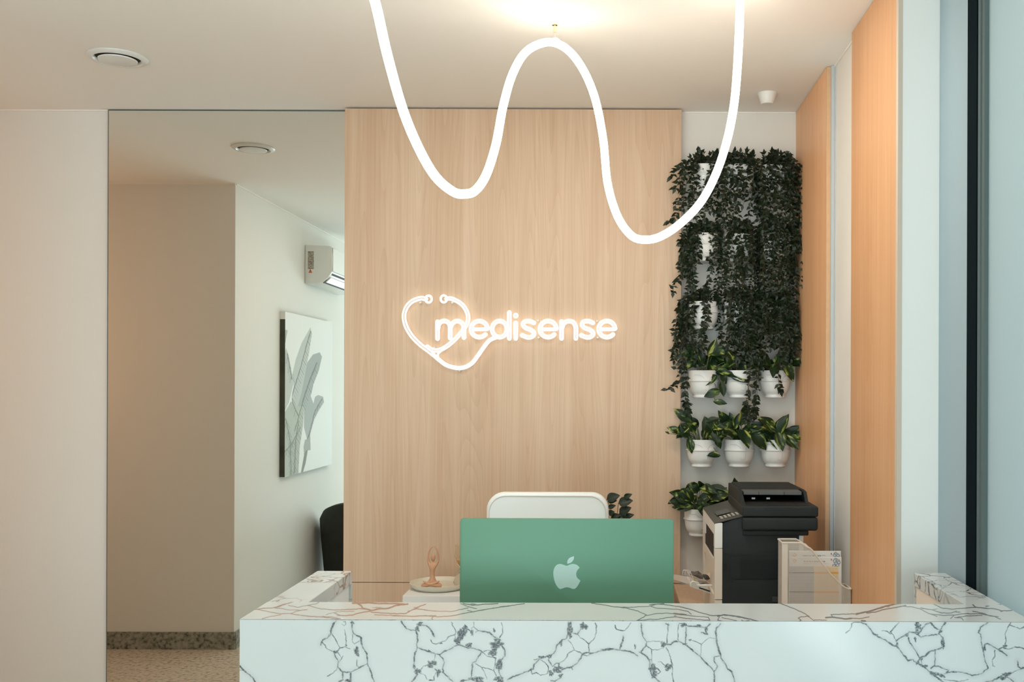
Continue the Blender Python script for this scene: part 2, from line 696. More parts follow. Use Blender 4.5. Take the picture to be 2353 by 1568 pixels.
def grid_mesh(name, P00, U, V, nu, nv):
    """nu x nv cells; returns mesh and vertex positions"""
    P00, U, V = np.array(P00, float), np.array(U, float), np.array(V, float)
    us, vs = np.linspace(0, 1, nu + 1), np.linspace(0, 1, nv + 1)
    uu, vv = np.meshgrid(us, vs)
    co = P00 + uu.reshape(-1, 1) * U + vv.reshape(-1, 1) * V
    idx = np.arange((nu + 1) * (nv + 1)).reshape(nv + 1, nu + 1)
    q = np.stack([idx[:-1, :-1], idx[:-1, 1:], idx[1:, 1:], idx[1:, :-1]], -1).reshape(-1, 4)
    me = bpy.data.meshes.new(name)
    me.vertices.add(len(co))
    me.vertices.foreach_set('co', co.astype(np.float32).ravel())
    me.loops.add(q.size)
    me.loops.foreach_set('vertex_index', q.astype(np.int32).ravel())
    me.polygons.add(len(q))
    me.polygons.foreach_set('loop_start', np.arange(0, q.size, 4, dtype=np.int32))
    me.polygons.foreach_set('loop_total', np.full(len(q), 4, np.int32))
    me.update(calc_edges=True)
    return me, co, uu.ravel(), vv.ravel()


def set_col(me, name, rgb, alpha=None):
    a = me.attributes.new(name, 'FLOAT_COLOR', 'POINT')
    c = np.ones((len(rgb), 4), np.float32)
    c[:, :3] = rgb
    c[:, 3] = 0 if alpha is None else alpha
    a.data.foreach_set('color', c.ravel())


# ================================================================== THE ROOM
WB = 4.26      # back wall plane
MX0, MX1 = -2.137, -1.06


def struct(name, mb, mat, parent=None, **k):
    o = mb.build(name, mat, parent, **k)
    if parent is None:
        o['kind'] = 'structure'
    return o


struct('floor', MB().box(-4.7, 1.6, -3.6, 4.5, -0.1, 0.0), FLOORM)
struct('ceiling', MB().box(-4.7, 1.6, -3.6, 4.5, CEIL, CEIL + 0.12), CEILM)
struct('wall_back', MB().box(-4.7, 0.95, WB, WB + 0.12, 0, CEIL), WALL)
struct('wall_left', MB().box(-4.7, -2.18, -3.4, 2.70, 0, CEIL), WALL)
struct('wall_corridor', MB().box(-4.8, -4.7, 2.7, 4.38, 0, CEIL), WALL)
wr = MB()
wr.box(0.8125, 1.0, 2.78, WB, 0, CEIL)
struct('wall_right', wr, WALL)
pl = MB()
pl.box(0.8030, 0.905, 2.765, 2.78, 0, CEIL)
struct('wall_pillar', pl, PILLAR)
# the reveal between pillar and window frame
struct('wall_reveal', MB().box(0.905, 1.05, 2.535, 2.78, 0, CEIL), REVEAL)
# side wall before and around the window
ws = MB()
ws.box(0.93, 1.05, -3.4, -0.9, 0, CEIL)
ws.box(0.93, 1.05, -0.9, 2.535, 2.62, CEIL)
ws.box(0.93, 1.05, -0.9, 2.535, 0, 0.05)
struct('wall_side', ws, WALL)
wv = MB()
wv.box(-4.7, -2.0, -3.5, -3.4, 0, CEIL)
wv.box(-2.0, 1.5, -3.5, -3.4, 2.62, CEIL)
struct('wall_rear', wv, WALL)

# trims: white caulk line where walls meet the ceiling
t1 = struct('trim_1', MB().box(-4.6, MX0 - 0.002, WB - 0.004, WB - 0.0005, CEIL - 0.006, CEIL), CAULK)
t2 = struct('trim_2', MB().box(0.31, 0.78, WB - 0.004, WB - 0.0005, CEIL - 0.006, CEIL), CAULK)
t3 = struct('trim_3', MB().box(-2.1795, -2.176, -3.3, 2.69, CEIL - 0.007, CEIL), CAULK)
t4 = struct('trim_4', MB().box(-4.6, -2.18, 2.7005, 2.704, CEIL - 0.006, CEIL), CAULK)
t5 = struct('trim_5', MB().box(0.808, 0.812, 3.33, 3.72, CEIL - 0.006, CEIL), CAULK)
b1 = struct('baseboard_corridor', MB().box(-4.6, -2.172, 2.7005, 2.712, 0, 0.10), BASEM)
b2 = struct('baseboard_left', MB().box(-2.1795, -2.168, -3.3, 2.6995, 0, 0.10), BASEM)

# wood panels of the back wall
PX0, PX1, PY = P(791, 700, 4.20).x, P(1565, 700, 4.20).x, 4.20
cl = empty('wall_cladding', (0, PY, 0), kind='structure')
o = MB((0, PY, 0)).box(PX0, PX1, PY, WB - 0.001, 0.7045, CEIL - 0.007).build('panel', WOOD, cl, bevel=0.0008, seg=1)
o = MB((0, PY, 0)).box(PX0, PX1, PY + 0.0005, WB - 0.001, 0.0, 0.7020).build('panel', WOOD, cl, bevel=0.0008, seg=1)

# right wall panels
WOOD_LIT = wood('oak_laminate_lit', (0.84, 0.45, 0.22), (0.93, 0.57, 0.32), 0.45)  # brighter copy of the laminate, warm lamplight painted into its colour
cr = empty('wall_cladding_right', (0.78, 3.3, 0), kind='structure')
o = MB((0.78, 3.3, 0)).box(0.783, 0.8124, 3.655, WB - 0.001, 0, CEIL - 0.002).build('panel', WOOD_LIT, cr)
o = MB((0.78, 3.3, 0)).box(0.7832, 0.8124, 3.650, 3.6549, 0, CEIL - 0.002).build('edge_band', WOODE, cr)
o = MB((0.78, 3.3, 0)).box(0.790, 0.8124, 2.785, 3.30, 0, CEIL - 0.002).build('panel', WOOD2, cr)
o = MB((0.78, 3.3, 0)).box(0.7902, 0.8028, 2.764, 2.7849, 0, CEIL - 0.002).build('edge_band', plain('pale_edge_band', (0.56, 0.48, 0.39), 0.6), cr)
cp = MB((0.78, 3.3, 0))
cp.box(0.7975, 0.8124, 3.636, 3.6495, 0, CEIL - 0.002)
cp.box(0.8085, 0.8124, 3.622, 3.636, 0, CEIL - 0.002)
o = cp.build('metal_profile', ALU, cr)
o['label'] = 'slim aluminium edge profile'

# window in the side wall
wi = empty('window_1', (0.93, 1.5, 0.05), kind='structure')
g = MB((0.93, 1.5, 0.05))
g.box(0.900, 0.96, 2.470, 2.5345, 0.05, 2.62)
g.build('gasket', FRAMEB, wi)
g = MB((0.93, 1.5, 0.05))
g.box(0.903, 0.96, 2.455, 2.4695, 0.05, 2.62)
g.box(0.907, 0.96, 2.438, 2.4545, 0.05, 2.62)
g.box(0.92, 0.96, -0.88, -0.82, 0.05, 2.62)
g.box(0.92, 0.96, -0.82, 2.4375, 0.05, 0.11)
g.box(0.92, 0.96, -0.82, 2.4375, 2.56, 2.62)
g.build('window_frame', FRAMEG, wi)
g = MB((0.93, 1.5, 0.05))
g.box(0.918, 0.924, -0.82, 2.4375, 0.11, 2.56)
g.build('pane', FROST, wi)

# ================================================================== MIRROR
mr = empty('wall_mirror', (-1.6, WB - 0.012, 0), 'tall frameless wall mirror left of the oak panel, reflecting painting and air conditioner', 'mirror')
MB((-1.6, WB - 0.012, 0)).box(MX0, MX1 - 0.002, WB - 0.010, WB - 0.0015, 0.002, CEIL - 0.0058).build('mirror_pane', MIR, mr)
MB((-1.6, WB - 0.012, 0)).box(MX0, MX1 - 0.002, WB - 0.0108, WB - 0.0015, CEIL - 0.0055, CEIL - 0.002).build('edge_strip', FRAMEG, mr)
MB((-1.6, WB - 0.012, 0)).box(MX0 - 0.0025, MX0 - 0.0002, WB - 0.011, WB - 0.0015, 0.0, CEIL - 0.002).build('edge_strip', FRAMEG, mr)

# ================================================================== RECEPTION COUNTER
ZT = CH - 0.49                      # top of ledge
YF, YB, YE = 2.10, 2.27, 2.655      # front face, back of ledge, end of wings
XL, XR = P(551, 1424, YF).x, 0.888
XLi, XRi = XL + 0.092, XR - 0.083
ct = empty('reception_counter', (0.05, 2.2, 0), 'white marble reception counter with grey veins, some painted brown as reflected oak, in front of the green computer', 'counter')
ORG = (0.05, 2.2, 0)

S = 2353 / 460.0
OFF = {'A': 540, 'B': 900, 'C': 1260, 'D': 1620, 'E': 1893}


def zc(c, pts):
    return [(OFF[c] + x / S, 1380 + y / S) for x, y in pts]


FV = [
 ('A', 3, [(1190,240),(1150,280),(1130,340),(1130,385),(1085,445),(1035,465),(1015,490),(1008,525)]),
 ('A', 3, [(1165,270),(1145,320),(1122,360),(1128,385)]),
 ('A', 1.5, [(1130,385),(1175,450),(1205,510),(1230,560)]),
 ('A', 2, [(1020,490),(1060,530),(1085,575),(1140,600),(1200,600),(1240,560),(1290,545),(1350,570)]),
 ('A', 2.5, [(1165,600),(1175,650),(1215,725),(1210,790),(1260,840),(1310,850),(1350,845),(1400,825),(1450,800),(1510,770)]),
 ('A', 1.2, [(1210,765),(1190,820),(1140,865),(1085,895)]),
 ('A', 1.3, [(1285,345),(1305,420),(1305,540)]),
 ('A', 3, [(1375,250),(1375,310),(1390,385),(1430,415),(1480,440),(1490,520),(1500,550),(1550,630),(1555,710),(1565,770),(1605,860),(1620,920),(1640,965)]),
 ('A', 4, [(1482,440),(1490,520)]),
 ('A', 1.3, [(1385,400),(1380,490),(1405,515),(1460,480)]),
 ('A', 2, [(1205,610),(1245,670)]), ('A', 1.5, [(1270,655),(1235,710),(1215,735)]),
 ('A', 4, [(1265,850),(1270,935),(1225,955)]), ('A', 4, [(1360,860),(1360,935),(1300,945)]),
 ('A', 3, [(60,775),(110,830),(175,880),(215,920),(240,965)]), ('A', 2, [(60,820),(110,830)]),
 ('A', 1.5, [(1435,700),(1430,770),(1480,790),(1515,765),(1560,740)]),
 ('A', 1.2, [(1275,255),(1300,250),(1300,285),(1280,300),(1255,280)]),
 ('B', 3.2, [(115,250),(140,290),(175,335),(230,352),(285,355),(300,400),(308,470),(292,520),(300,560),(270,640),(265,720),(255,790),(290,830),(300,870),(270,920),(235,960)]),
 ('B', 3.5, [(350,290),(410,300),(450,335),(480,380),(500,425)]),
 ('B', 2.5, [(310,560),(380,585),(440,605),(510,630),(570,640),(610,605),(680,580),(740,540),(790,525)]),
 ('B', 1.4, [(460,465),(480,505),(530,515),(570,495),(630,480),(660,435),(740,405)]),
 ('B', 1.4, [(700,255),(725,310),(750,355),(745,420),(755,490),(790,525)]),
 ('B', 2, [(860,285),(830,330),(850,340),(900,340),(950,385),(935,410)]),
 ('B', 1.3, [(965,255),(965,310),(935,330)]), ('B', 1.3, [(970,315),(1010,355),(985,380)]),
 ('B', 3, [(1010,358),(1090,368),(1150,380),(1200,430),(1250,450),(1300,540),(1330,590),(1330,660),(1290,700),(1290,780),(1260,830),(1280,890),(1310,945)]),
 ('B', 1.8, [(1290,265),(1305,330),(1305,380),(1270,440)]),
 ('B', 2.4, [(790,525),(850,545),(900,565),(970,565),(1030,585),(1065,610),(1020,660),(990,720),(950,735),(945,820),(940,890),(925,930),(850,945),(810,955)]),
 ('B', 1.8, [(1065,610),(1110,650),(1170,670),(1225,680),(1215,750),(1200,830),(1230,890)]),
 ('B', 2, [(1080,605),(1120,590),(1180,590)]),
 ('B', 1.1, [(985,745),(1060,790),(1100,870),(1120,930)]), ('B', 1.1, [(1060,790),(1130,800),(1190,825)]),
 ('B', 1.4, [(515,635),(500,700),(480,740)]),
 ('B', 2, [(425,760),(370,775),(340,820)]), ('B', 3, [(510,810),(550,840),(600,845)]),
 ('B', 2.6, [(560,640),(605,690),(620,730),(600,790),(605,850),(650,890),(720,955)]),
 ('B', 2, [(525,850),(495,900),(500,940),(440,940)]), ('B', 1.1, [(330,860),(390,880),(415,930)]),
 ('C', 3, [(260,265),(230,330),(230,400),(215,450),(165,465),(125,510),(95,540),(80,600),(60,630),(20,650),(-90,680),(-170,760),(-180,810),(-260,840),(-350,880),(-420,900),(-480,935)]),
 ('C', 1.6, [(-170,700),(-110,690),(-40,730),(0,790),(-10,860),(-90,885),(-140,850),(-190,870),(-200,800)]),
 ('C', 3, [(300,390),(340,400),(380,340),(400,320)]),
 ('C', 1.8, [(340,400),(380,445),(440,480),(475,515),(540,450),(560,390),(565,300),(550,270)]),
 ('C', 1.8, [(475,515),(480,600)]),
 ('C', 1.3, [(235,470),(285,530),(305,590),(370,610),(400,635)]),
 ('C', 2.8, [(400,635),(385,680),(340,740),(270,785),(200,800),(140,830)]),
 ('C', 1.5, [(305,580),(240,620),(215,670),(165,720),(125,745)]),
 ('C', 2.5, [(0,700),(50,780),(90,740),(125,745),(120,790)]),
 ('C', 2.5, [(140,890),(150,910),(80,950),(30,945)]),
 ('C', 3, [(400,635),(450,615),(510,625),(570,610),(640,590),(700,575),(780,580),(860,590),(930,598),(1000,620),(1050,655)]),
 ('C', 2, [(400,640),(450,655),(510,628)]), ('C', 1.5, [(270,785),(285,815)]),
 ('C', 3.2, [(1070,610),(1140,650),(1175,690),(1195,740),(1190,800),(1215,880),(1270,925),(1315,965)]),
 ('C', 2.2, [(1180,700),(1215,700),(1215,750),(1260,790),(1320,840),(1290,865),(1240,850)]),
 ('C', 3.4, [(880,420),(875,480),(855,520),(840,580)]),
 ('C', 2.2, [(785,295),(800,340),(850,355),(900,355),(940,310),(970,265)]),
 ('C', 2.4, [(1090,270),(1095,350),(1110,420),(1155,490),(1145,540),(1095,600)]),
 ('C', 1.5, [(1150,530),(1205,570),(1215,650),(1210,700)]), ('C', 1, [(1160,490),(1240,480),(1310,485)]),
 ('C', 1, [(1215,580),(1290,585),(1340,560)]),
 ('C', 2, [(1410,280),(1400,400),(1393,520)]), ('C', 3, [(1380,275),(1415,290)]),
 ('C', 3, [(1380,525),(1440,520),(1480,485),(1540,485),(1600,515),(1660,560),(1720,610),(1790,665),(1830,715),(1880,765),(1920,800),(1950,850),(1952,965)]),
 ('C', 2, [(1385,560),(1425,630),(1445,720),(1460,800),(1455,880),(1475,965)]),
 ('C', 2, [(1530,290),(1522,380),(1525,470)]), ('C', 2.5, [(1540,275),(1600,280),(1620,320),(1618,420),(1612,500)]),
 ('C', 2.6, [(1640,305),(1720,305),(1790,320),(1850,320),(1900,280)]), ('C', 3, [(1850,320),(1850,370),(1870,400),(1800,380)]),
 ('C', 3.2, [(2025,275),(1975,330),(1965,370),(1975,440),(1990,520),(2010,600),(2030,680),(2080,750),(2110,810),(2155,840),(2175,900),(2195,965)]),
 ('C', 3, [(1972,430),(1975,490),(2000,570),(2008,630)]),
 ('C', 1.1, [(1670,470),(1740,490),(1800,520),(1795,600),(1785,655)]),
 ('C', 2.5, [(1950,670),(1955,730),(1990,775),(1960,830),(1945,835)]), ('C', 1.3, [(1955,665),(2010,655)]),
 ('C', 0.8, [(1800,520),(1850,470),(1900,440),(1970,455)]), ('C', 1.2, [(1290,725),(1320,722),(1375,770)]),
 ('D', 2, [(1655,385),(1700,350),(1720,310),(1725,275),(1760,258),(1830,258)]),
 ('E', 3.6, [(440,260),(500,285),(535,330),(590,400),(660,440),(720,465),(770,500),(810,530),(860,540),(920,620),(990,710),(1050,700),(1090,740),(1150,760),(1220,820),(1280,870),(1340,915),(1410,965)]),
 ('E', 2.2, [(885,260),(820,330),(785,370),(820,410),(850,480)]), ('E', 2, [(680,360),(740,362),(785,395)]),
 ('E', 2.5, [(850,480),(920,430),(980,400),(1005,370),(1060,380),(1110,410),(1140,435),(1210,415),(1330,405)]),
 ('E', 3.5, [(1110,400),(1150,340),(1190,290),(1250,262),(1300,320),(1370,355),(1390,310),(1430,265),(1400,235)]),
 ('E', 4, [(1370,355),(1350,395),(1400,440),(1410,540),(1370,565),(1310,585),(1250,600),(1200,650),(1140,675)]),
 ('E', 2.5, [(995,440),(1010,500),(1070,580),(1110,650),(1130,690),(1090,740)]),
 ('E', 2.5, [(1310,590),(1310,680),(1300,770),(1260,800)]), ('E', 2, [(1150,680),(1150,740)]),
 ('E', 2.5, [(1300,775),(1350,775),(1400,800),(1470,825),(1440,850)]),
 ('E', 2.4, [(1410,870),(1500,840),(1600,845),(1680,860),(1740,885),(1850,865),(1930,800),(1900,730),(1880,640),(1870,570),(1850,480),(1845,400),(1815,380)]),
 ('E', 2.5, [(1820,380),(1840,320),(1935,255)]), ('E', 3, [(1890,520),(1930,510),(1990,545),(2050,580),(2110,620),(2150,650)]),
 ('E', 2.3, [(2050,580),(2100,555),(2180,575),(2250,550),(2320,560),(2360,575)]),
 ('E', 1.8, [(2010,590),(2010,660),(1980,700),(1985,770),(2010,780)]),
 ('E', 1.8, [(2130,540),(2140,480),(2130,400),(2160,320),(2200,255)]), ('E', 2, [(2180,290),(2240,310),(2310,335),(2360,310)]),
 ('E', 3, [(2275,710),(2285,780),(2320,805),(2360,790)]),
 ('E', 3.2, [(1900,965),(1990,945),(2060,905),(2110,910),(2160,905),(2230,955)]),
 ('E', 1.4, [(1410,930),(1480,945),(1600,955),(1700,930)]), ('E', 1.1, [(2200,860),(2260,830),(2360,800)]),
]
FB = [('A',1430,600,28,42),('A',1380,265,18,14),('A',1330,945,32,14),('A',1180,610,20,14),('A',1305,530,8,16),
 ('B',330,280,30,20),('B',300,335,24,24),('B',305,835,32,28),('B',265,780,12,24),('B',470,750,44,36),('B',550,852,22,34),
 ('B',830,385,46,55),('B',780,470,36,42),('B',910,530,26,30),('B',945,380,14,34),('B',870,310,20,14),('B',1230,525,56,42),('B',1195,612,42,42),
 ('B',1245,470,30,22),('B',1260,760,38,46),('B',1262,935,48,32),('B',1005,930,60,32),('B',1205,355,12,20),('B',440,600,22,12),('B',835,945,24,10),('B',580,505,14,10),
 ('C',255,345,30,66),('C',150,505,16,28),('C',415,305,36,36),('C',260,430,18,16),('C',110,802,52,20),('C',100,832,42,22),('C',30,860,22,32),
 ('C',15,660,26,20),('C',145,885,22,18),('C',700,577,60,13),('C',1225,790,30,42),('C',1245,862,32,40),('C',1410,782,44,28),('C',1350,520,22,36),
 ('C',1400,820,14,14),('C',1590,290,28,24),('C',1760,303,40,13),('C',1855,335,18,24),('C',1665,468,14,10),('C',-80,670,30,16),('C',1020,545,10,22),('C',1600,515,22,10),
 ('E',860,520,13,24),('E',1300,868,46,26),('E',1100,735,18,18),('E',1180,775,32,18),('E',1390,890,28,18),('E',970,410,28,16),('E',1105,300,34,42),
 ('E',1100,368,22,24),('E',1075,460,12,26),('E',1400,510,20,46),('E',1370,368,22,16),('E',1890,560,11,42),('E',2130,540,20,16),('E',2150,872,46,22),
 ('E',2100,915,28,22),('E',1150,690,12,20),('E',1300,590,16,12),('E',620,408,14,8)]

FZ0 = CH - (1590 - CY) / F * YF     # bottom of the finely traced zone
me, co, uu, vv = grid_mesh('front_slab', (XL - ORG[0], YF - ORG[1], ZT - 0.001), (XR - XL, 0, 0), (0, 0, FZ0 - ZT + 0.001), 1500, 142)
px, py = proj(co[:, 0] + ORG[0], np.full(len(co), YF), co[:, 2])
val = np.zeros(len(co))
for i, (c_, w_, pts) in enumerate(FV):
    draw_line(val, px, py, rough_line(zc(c_, pts), 0.85, 3.6, i), w_ * 0.66, 0.8, 1.0, 0.6, i)
    if w_ >= 2.4:
        draw_line(val, px, py, rough_line(zc(c_, pts), 2.4, 4.4, i + 500), 0.25, 0.7, 0.7, 0.9, i)
        draw_line(val, px, py, zc(c_, pts), 3.0, 9.0, 0.12)
blot = np.zeros(len(co))
for i, (c_, x, y, rx, ry) in enumerate(FB):
    (bx, by), = zc(c_, [(x, y)])
    draw_blob(blot, px, py, bx, by, rx * 1.4 / S, ry * 1.4 / S, 1.0, i)
set_col(me, 'vein', np.stack([val, np.zeros_like(val), np.clip((py * -1 + 1588) / 10, 0, 1)], -1), blot)
link('front_slab', me, MARB_F, ct)
fb = MB(ORG)
fb.box(XL, XR, YF, YF + 0.03, 0.0, FZ0)
fb.box(XL, XR, YF + 0.0004, YF + 0.03, FZ0, ZT - 0.0008)
fb.box(XL, XL + 0.03, YF + 0.03, YE, 0, ZT - 0.035)
fb.build('outer_slab', marble('marble_slab', scale=15, cover=0.49), ct)

# ledge top (traced veins; brown weight paints the oak reflected on the left)
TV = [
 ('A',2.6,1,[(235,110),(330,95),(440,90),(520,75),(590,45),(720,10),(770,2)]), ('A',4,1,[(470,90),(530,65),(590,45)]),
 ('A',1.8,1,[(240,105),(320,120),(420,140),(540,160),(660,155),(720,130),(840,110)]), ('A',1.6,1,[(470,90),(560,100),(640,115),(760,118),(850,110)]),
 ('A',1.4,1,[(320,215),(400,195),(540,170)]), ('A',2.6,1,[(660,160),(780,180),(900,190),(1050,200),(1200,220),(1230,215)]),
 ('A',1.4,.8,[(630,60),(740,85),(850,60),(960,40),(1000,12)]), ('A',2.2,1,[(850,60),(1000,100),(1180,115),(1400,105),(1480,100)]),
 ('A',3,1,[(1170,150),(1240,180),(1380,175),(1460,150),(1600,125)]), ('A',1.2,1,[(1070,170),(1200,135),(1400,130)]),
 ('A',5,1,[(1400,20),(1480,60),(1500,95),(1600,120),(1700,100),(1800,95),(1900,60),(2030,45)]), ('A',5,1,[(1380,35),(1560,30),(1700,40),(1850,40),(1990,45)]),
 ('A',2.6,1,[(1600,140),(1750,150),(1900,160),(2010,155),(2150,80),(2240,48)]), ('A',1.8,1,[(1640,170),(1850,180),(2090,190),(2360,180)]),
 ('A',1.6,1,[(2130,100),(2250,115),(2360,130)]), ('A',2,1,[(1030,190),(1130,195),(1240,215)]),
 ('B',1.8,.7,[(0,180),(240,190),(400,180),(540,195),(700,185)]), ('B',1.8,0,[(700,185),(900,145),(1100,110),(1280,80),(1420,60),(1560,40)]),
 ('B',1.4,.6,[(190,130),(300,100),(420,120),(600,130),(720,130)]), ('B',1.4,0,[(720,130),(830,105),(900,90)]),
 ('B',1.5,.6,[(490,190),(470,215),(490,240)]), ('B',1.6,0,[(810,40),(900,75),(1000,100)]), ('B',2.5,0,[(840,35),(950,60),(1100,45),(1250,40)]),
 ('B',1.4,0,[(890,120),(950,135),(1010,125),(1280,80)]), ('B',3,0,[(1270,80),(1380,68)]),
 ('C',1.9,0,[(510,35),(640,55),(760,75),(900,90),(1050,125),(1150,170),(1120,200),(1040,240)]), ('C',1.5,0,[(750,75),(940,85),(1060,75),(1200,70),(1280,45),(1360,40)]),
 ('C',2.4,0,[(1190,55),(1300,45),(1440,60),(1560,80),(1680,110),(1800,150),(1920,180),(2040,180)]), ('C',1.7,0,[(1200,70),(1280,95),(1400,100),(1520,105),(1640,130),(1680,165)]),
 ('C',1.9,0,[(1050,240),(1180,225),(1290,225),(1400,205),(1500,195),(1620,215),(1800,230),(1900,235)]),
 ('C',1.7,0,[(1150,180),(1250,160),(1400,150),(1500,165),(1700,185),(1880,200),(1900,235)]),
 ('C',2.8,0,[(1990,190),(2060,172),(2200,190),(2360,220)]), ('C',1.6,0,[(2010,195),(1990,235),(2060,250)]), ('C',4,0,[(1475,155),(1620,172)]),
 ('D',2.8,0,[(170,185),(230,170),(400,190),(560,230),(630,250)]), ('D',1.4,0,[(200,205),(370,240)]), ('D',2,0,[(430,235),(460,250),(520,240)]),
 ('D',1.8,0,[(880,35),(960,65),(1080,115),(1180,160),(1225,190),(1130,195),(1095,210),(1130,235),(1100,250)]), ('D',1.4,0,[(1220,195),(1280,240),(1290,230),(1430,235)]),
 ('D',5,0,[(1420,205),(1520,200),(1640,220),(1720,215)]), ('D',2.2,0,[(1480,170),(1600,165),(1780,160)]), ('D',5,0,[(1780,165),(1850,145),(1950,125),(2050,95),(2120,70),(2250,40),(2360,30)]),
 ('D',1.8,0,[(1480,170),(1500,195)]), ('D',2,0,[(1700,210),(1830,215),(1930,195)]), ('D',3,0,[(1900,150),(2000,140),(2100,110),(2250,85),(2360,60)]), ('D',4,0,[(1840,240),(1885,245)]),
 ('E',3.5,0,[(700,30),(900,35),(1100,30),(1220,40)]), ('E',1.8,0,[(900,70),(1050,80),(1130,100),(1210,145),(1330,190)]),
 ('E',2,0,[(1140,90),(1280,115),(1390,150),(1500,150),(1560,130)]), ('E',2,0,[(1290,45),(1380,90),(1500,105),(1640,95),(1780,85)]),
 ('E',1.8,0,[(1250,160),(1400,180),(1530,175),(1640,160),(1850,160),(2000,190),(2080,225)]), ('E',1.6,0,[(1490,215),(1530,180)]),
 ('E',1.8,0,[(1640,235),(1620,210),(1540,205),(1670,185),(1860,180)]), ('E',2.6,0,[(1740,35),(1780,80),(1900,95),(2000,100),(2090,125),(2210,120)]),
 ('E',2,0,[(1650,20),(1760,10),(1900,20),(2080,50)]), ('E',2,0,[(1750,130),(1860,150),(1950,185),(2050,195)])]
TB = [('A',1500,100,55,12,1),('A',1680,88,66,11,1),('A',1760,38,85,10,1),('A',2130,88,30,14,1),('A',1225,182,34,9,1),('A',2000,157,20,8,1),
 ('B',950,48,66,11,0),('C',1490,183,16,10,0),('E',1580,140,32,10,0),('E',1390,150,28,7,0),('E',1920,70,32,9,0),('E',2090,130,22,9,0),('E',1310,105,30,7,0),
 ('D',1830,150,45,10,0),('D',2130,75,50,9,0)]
me, co, uu, vv = grid_mesh('ledge_top', (XL - ORG[0], YF - ORG[1] + 0.0, ZT), (XR - XL, 0, 0), (0, YB - YF, 0), 1500, 70)
px, py = proj(co[:, 0] + ORG[0], co[:, 1] + ORG[1], np.full(len(co), ZT))
val = np.zeros(len(co))
wood_refl = np.zeros(len(co))
for i, (c_, w_, bw, pts) in enumerate(TV):
    v = np.zeros(len(co))
    ln = rough_line(zc(c_, pts), 0.5, 5, i + 900)
    draw_line(v, px, py, ln, w_ * 0.55, 0.8)
    wood_refl = np.where(v > val, bw, wood_refl)
    val = np.maximum(val, v)
for i, (c_, x, y, rx, ry, bw) in enumerate(TB):
    v = np.zeros(len(co))
    (bx, by), = zc(c_, [(x, y)])
    draw_blob(v, px, py, bx, by, rx / S, ry / S, 0.7, i)
    wood_refl = np.where(v > val, bw, wood_refl)
    val = np.maximum(val, v)
set_col(me, 'vein', np.stack([val, wood_refl, np.ones_like(val)], -1))
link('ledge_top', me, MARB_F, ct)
MB(ORG).box(XL + 0.0005, XR, YF + 0.001, YB, ZT - 0.035, ZT - 0.0006).build('ledge_slab', MARB_G, ct)
MB(ORG).box(XL, XLi, YB + 0.0002, YE, ZT - 0.034, ZT - 0.0003).build('wing_ledge', MARB_S, ct, bevel=0.001, seg=1)
MB(ORG).box(XRi, XR, YB + 0.0002, YE, ZT - 0.034, ZT - 0.0003).build('wing_ledge', MARB_G, ct, bevel=0.001, seg=1)
ib = MB(ORG)
ib.box(XL + 0.031, XLi - 0.006, YF + 0.031, YE - 0.008, 0.0, ZT - 0.0345)
ib.build('inner_panel', WHITE, ct)
ib = MB(ORG)
ib.box(XRi + 0.004, XR - 0.0, YF + 0.031, YE - 0.008, 0.0, ZT - 0.0345)
ib.build('inner_panel', BEIGE, ct)['label'] = 'beige inner side panel'
ib = MB(ORG)
ib.box(XLi - 0.006, XRi + 0.004, YB - 0.03, YB - 0.004, 0.0, ZT - 0.0355)
ib.build('back_panel', WHITE, ct)
MB(ORG).box(XLi - 0.030, XLi, YE - 0.0078, YE, 0, ZT - 0.0345).build('end_slab', MARB_G, ct)
MB(ORG).box(XRi, XR, YE - 0.0078, YE, 0, ZT - 0.0345).build('end_slab', MARB_G, ct)

# desk inside the counter
dk = empty('work_desk', (0.05, 2.62, 0), 'white work desk hidden behind the marble counter carrying the green computer', 'desk')
MB((0.05, 2.62, 0)).box(XLi + 0.005, XRi - 0.003, YB + 0.003, 2.93, 0.70, 0.73).build('desktop', WHITE, dk)
for x in (XLi + 0.03, XRi - 0.03):
    MB((0.05, 2.62, 0)).box(x - 0.02, x + 0.02, YB + 0.02, 2.9, 0.0, 0.70).build('leg', WHITE, dk)

# ================================================================== COMPUTER
YI = 2.56
ip = P(1057, 1191, YI)
iq = P(1548, 1191, YI)
ix0, ix1, iz1 = ip.x, iq.x, ip.z - 0.001
ixc = (ix0 + ix1) / 2
im = empty('desktop_computer', (ixc, YI, 0.73), 'green all-in-one computer seen from behind with pale apple emblem, above the marble counter', 'computer')
IO = (ixc, YI, 0.73)


def rrect(x0, x1, z0, z1, r, n=6):
    pts = []
    for cx, cz, a0 in ((x1 - r, z1 - r, 0), (x0 + r, z1 - r, 90), (x0 + r, z0 + r, 180), (x1 - r, z0 + r, 270)):
        for k in range(n + 1):
            a = math.radians(a0 + 90 * k / n)
            pts.append((cx + r * math.cos(a), cz + r * math.sin(a)))
    return pts


iz0 = iz1 - 0.41
MB(IO).prism([(x, YI, z) for x, z in rrect(ix0, ix1, iz0, iz1, 0.009)], (0, 0.0105, 0)).build('back_shell', GREEN, im, smooth=True, bevel=0.001)
MB(IO).prism([(x, YI + 0.0106, z) for x, z in rrect(ix0 + .001, ix1 - .001, iz0 + .001, iz1 - .001, 0.009)], (0, 0.001, 0)).build('screen', SCREEN, im)
st = MB(IO)
arc = [(YI - 0.004, iz0 + 0.17), (YI - 0.03, iz0 + 0.15), (YI - 0.05, iz0 + 0.10), (YI - 0.05, 0.75), (YI - 0.045, 0.735), (YI + 0.08, 0.735), (YI + 0.08, 0.731),
       (YI - 0.056, 0.731), (YI - 0.058, 0.75), (YI - 0.058, iz0 + 0.10), (YI - 0.034, iz0 + 0.158), (YI - 0.004, iz0 + 0.178)]
st.prism([(ixc - 0.065, y, z) for y, z in arc], (0.13, 0, 0))
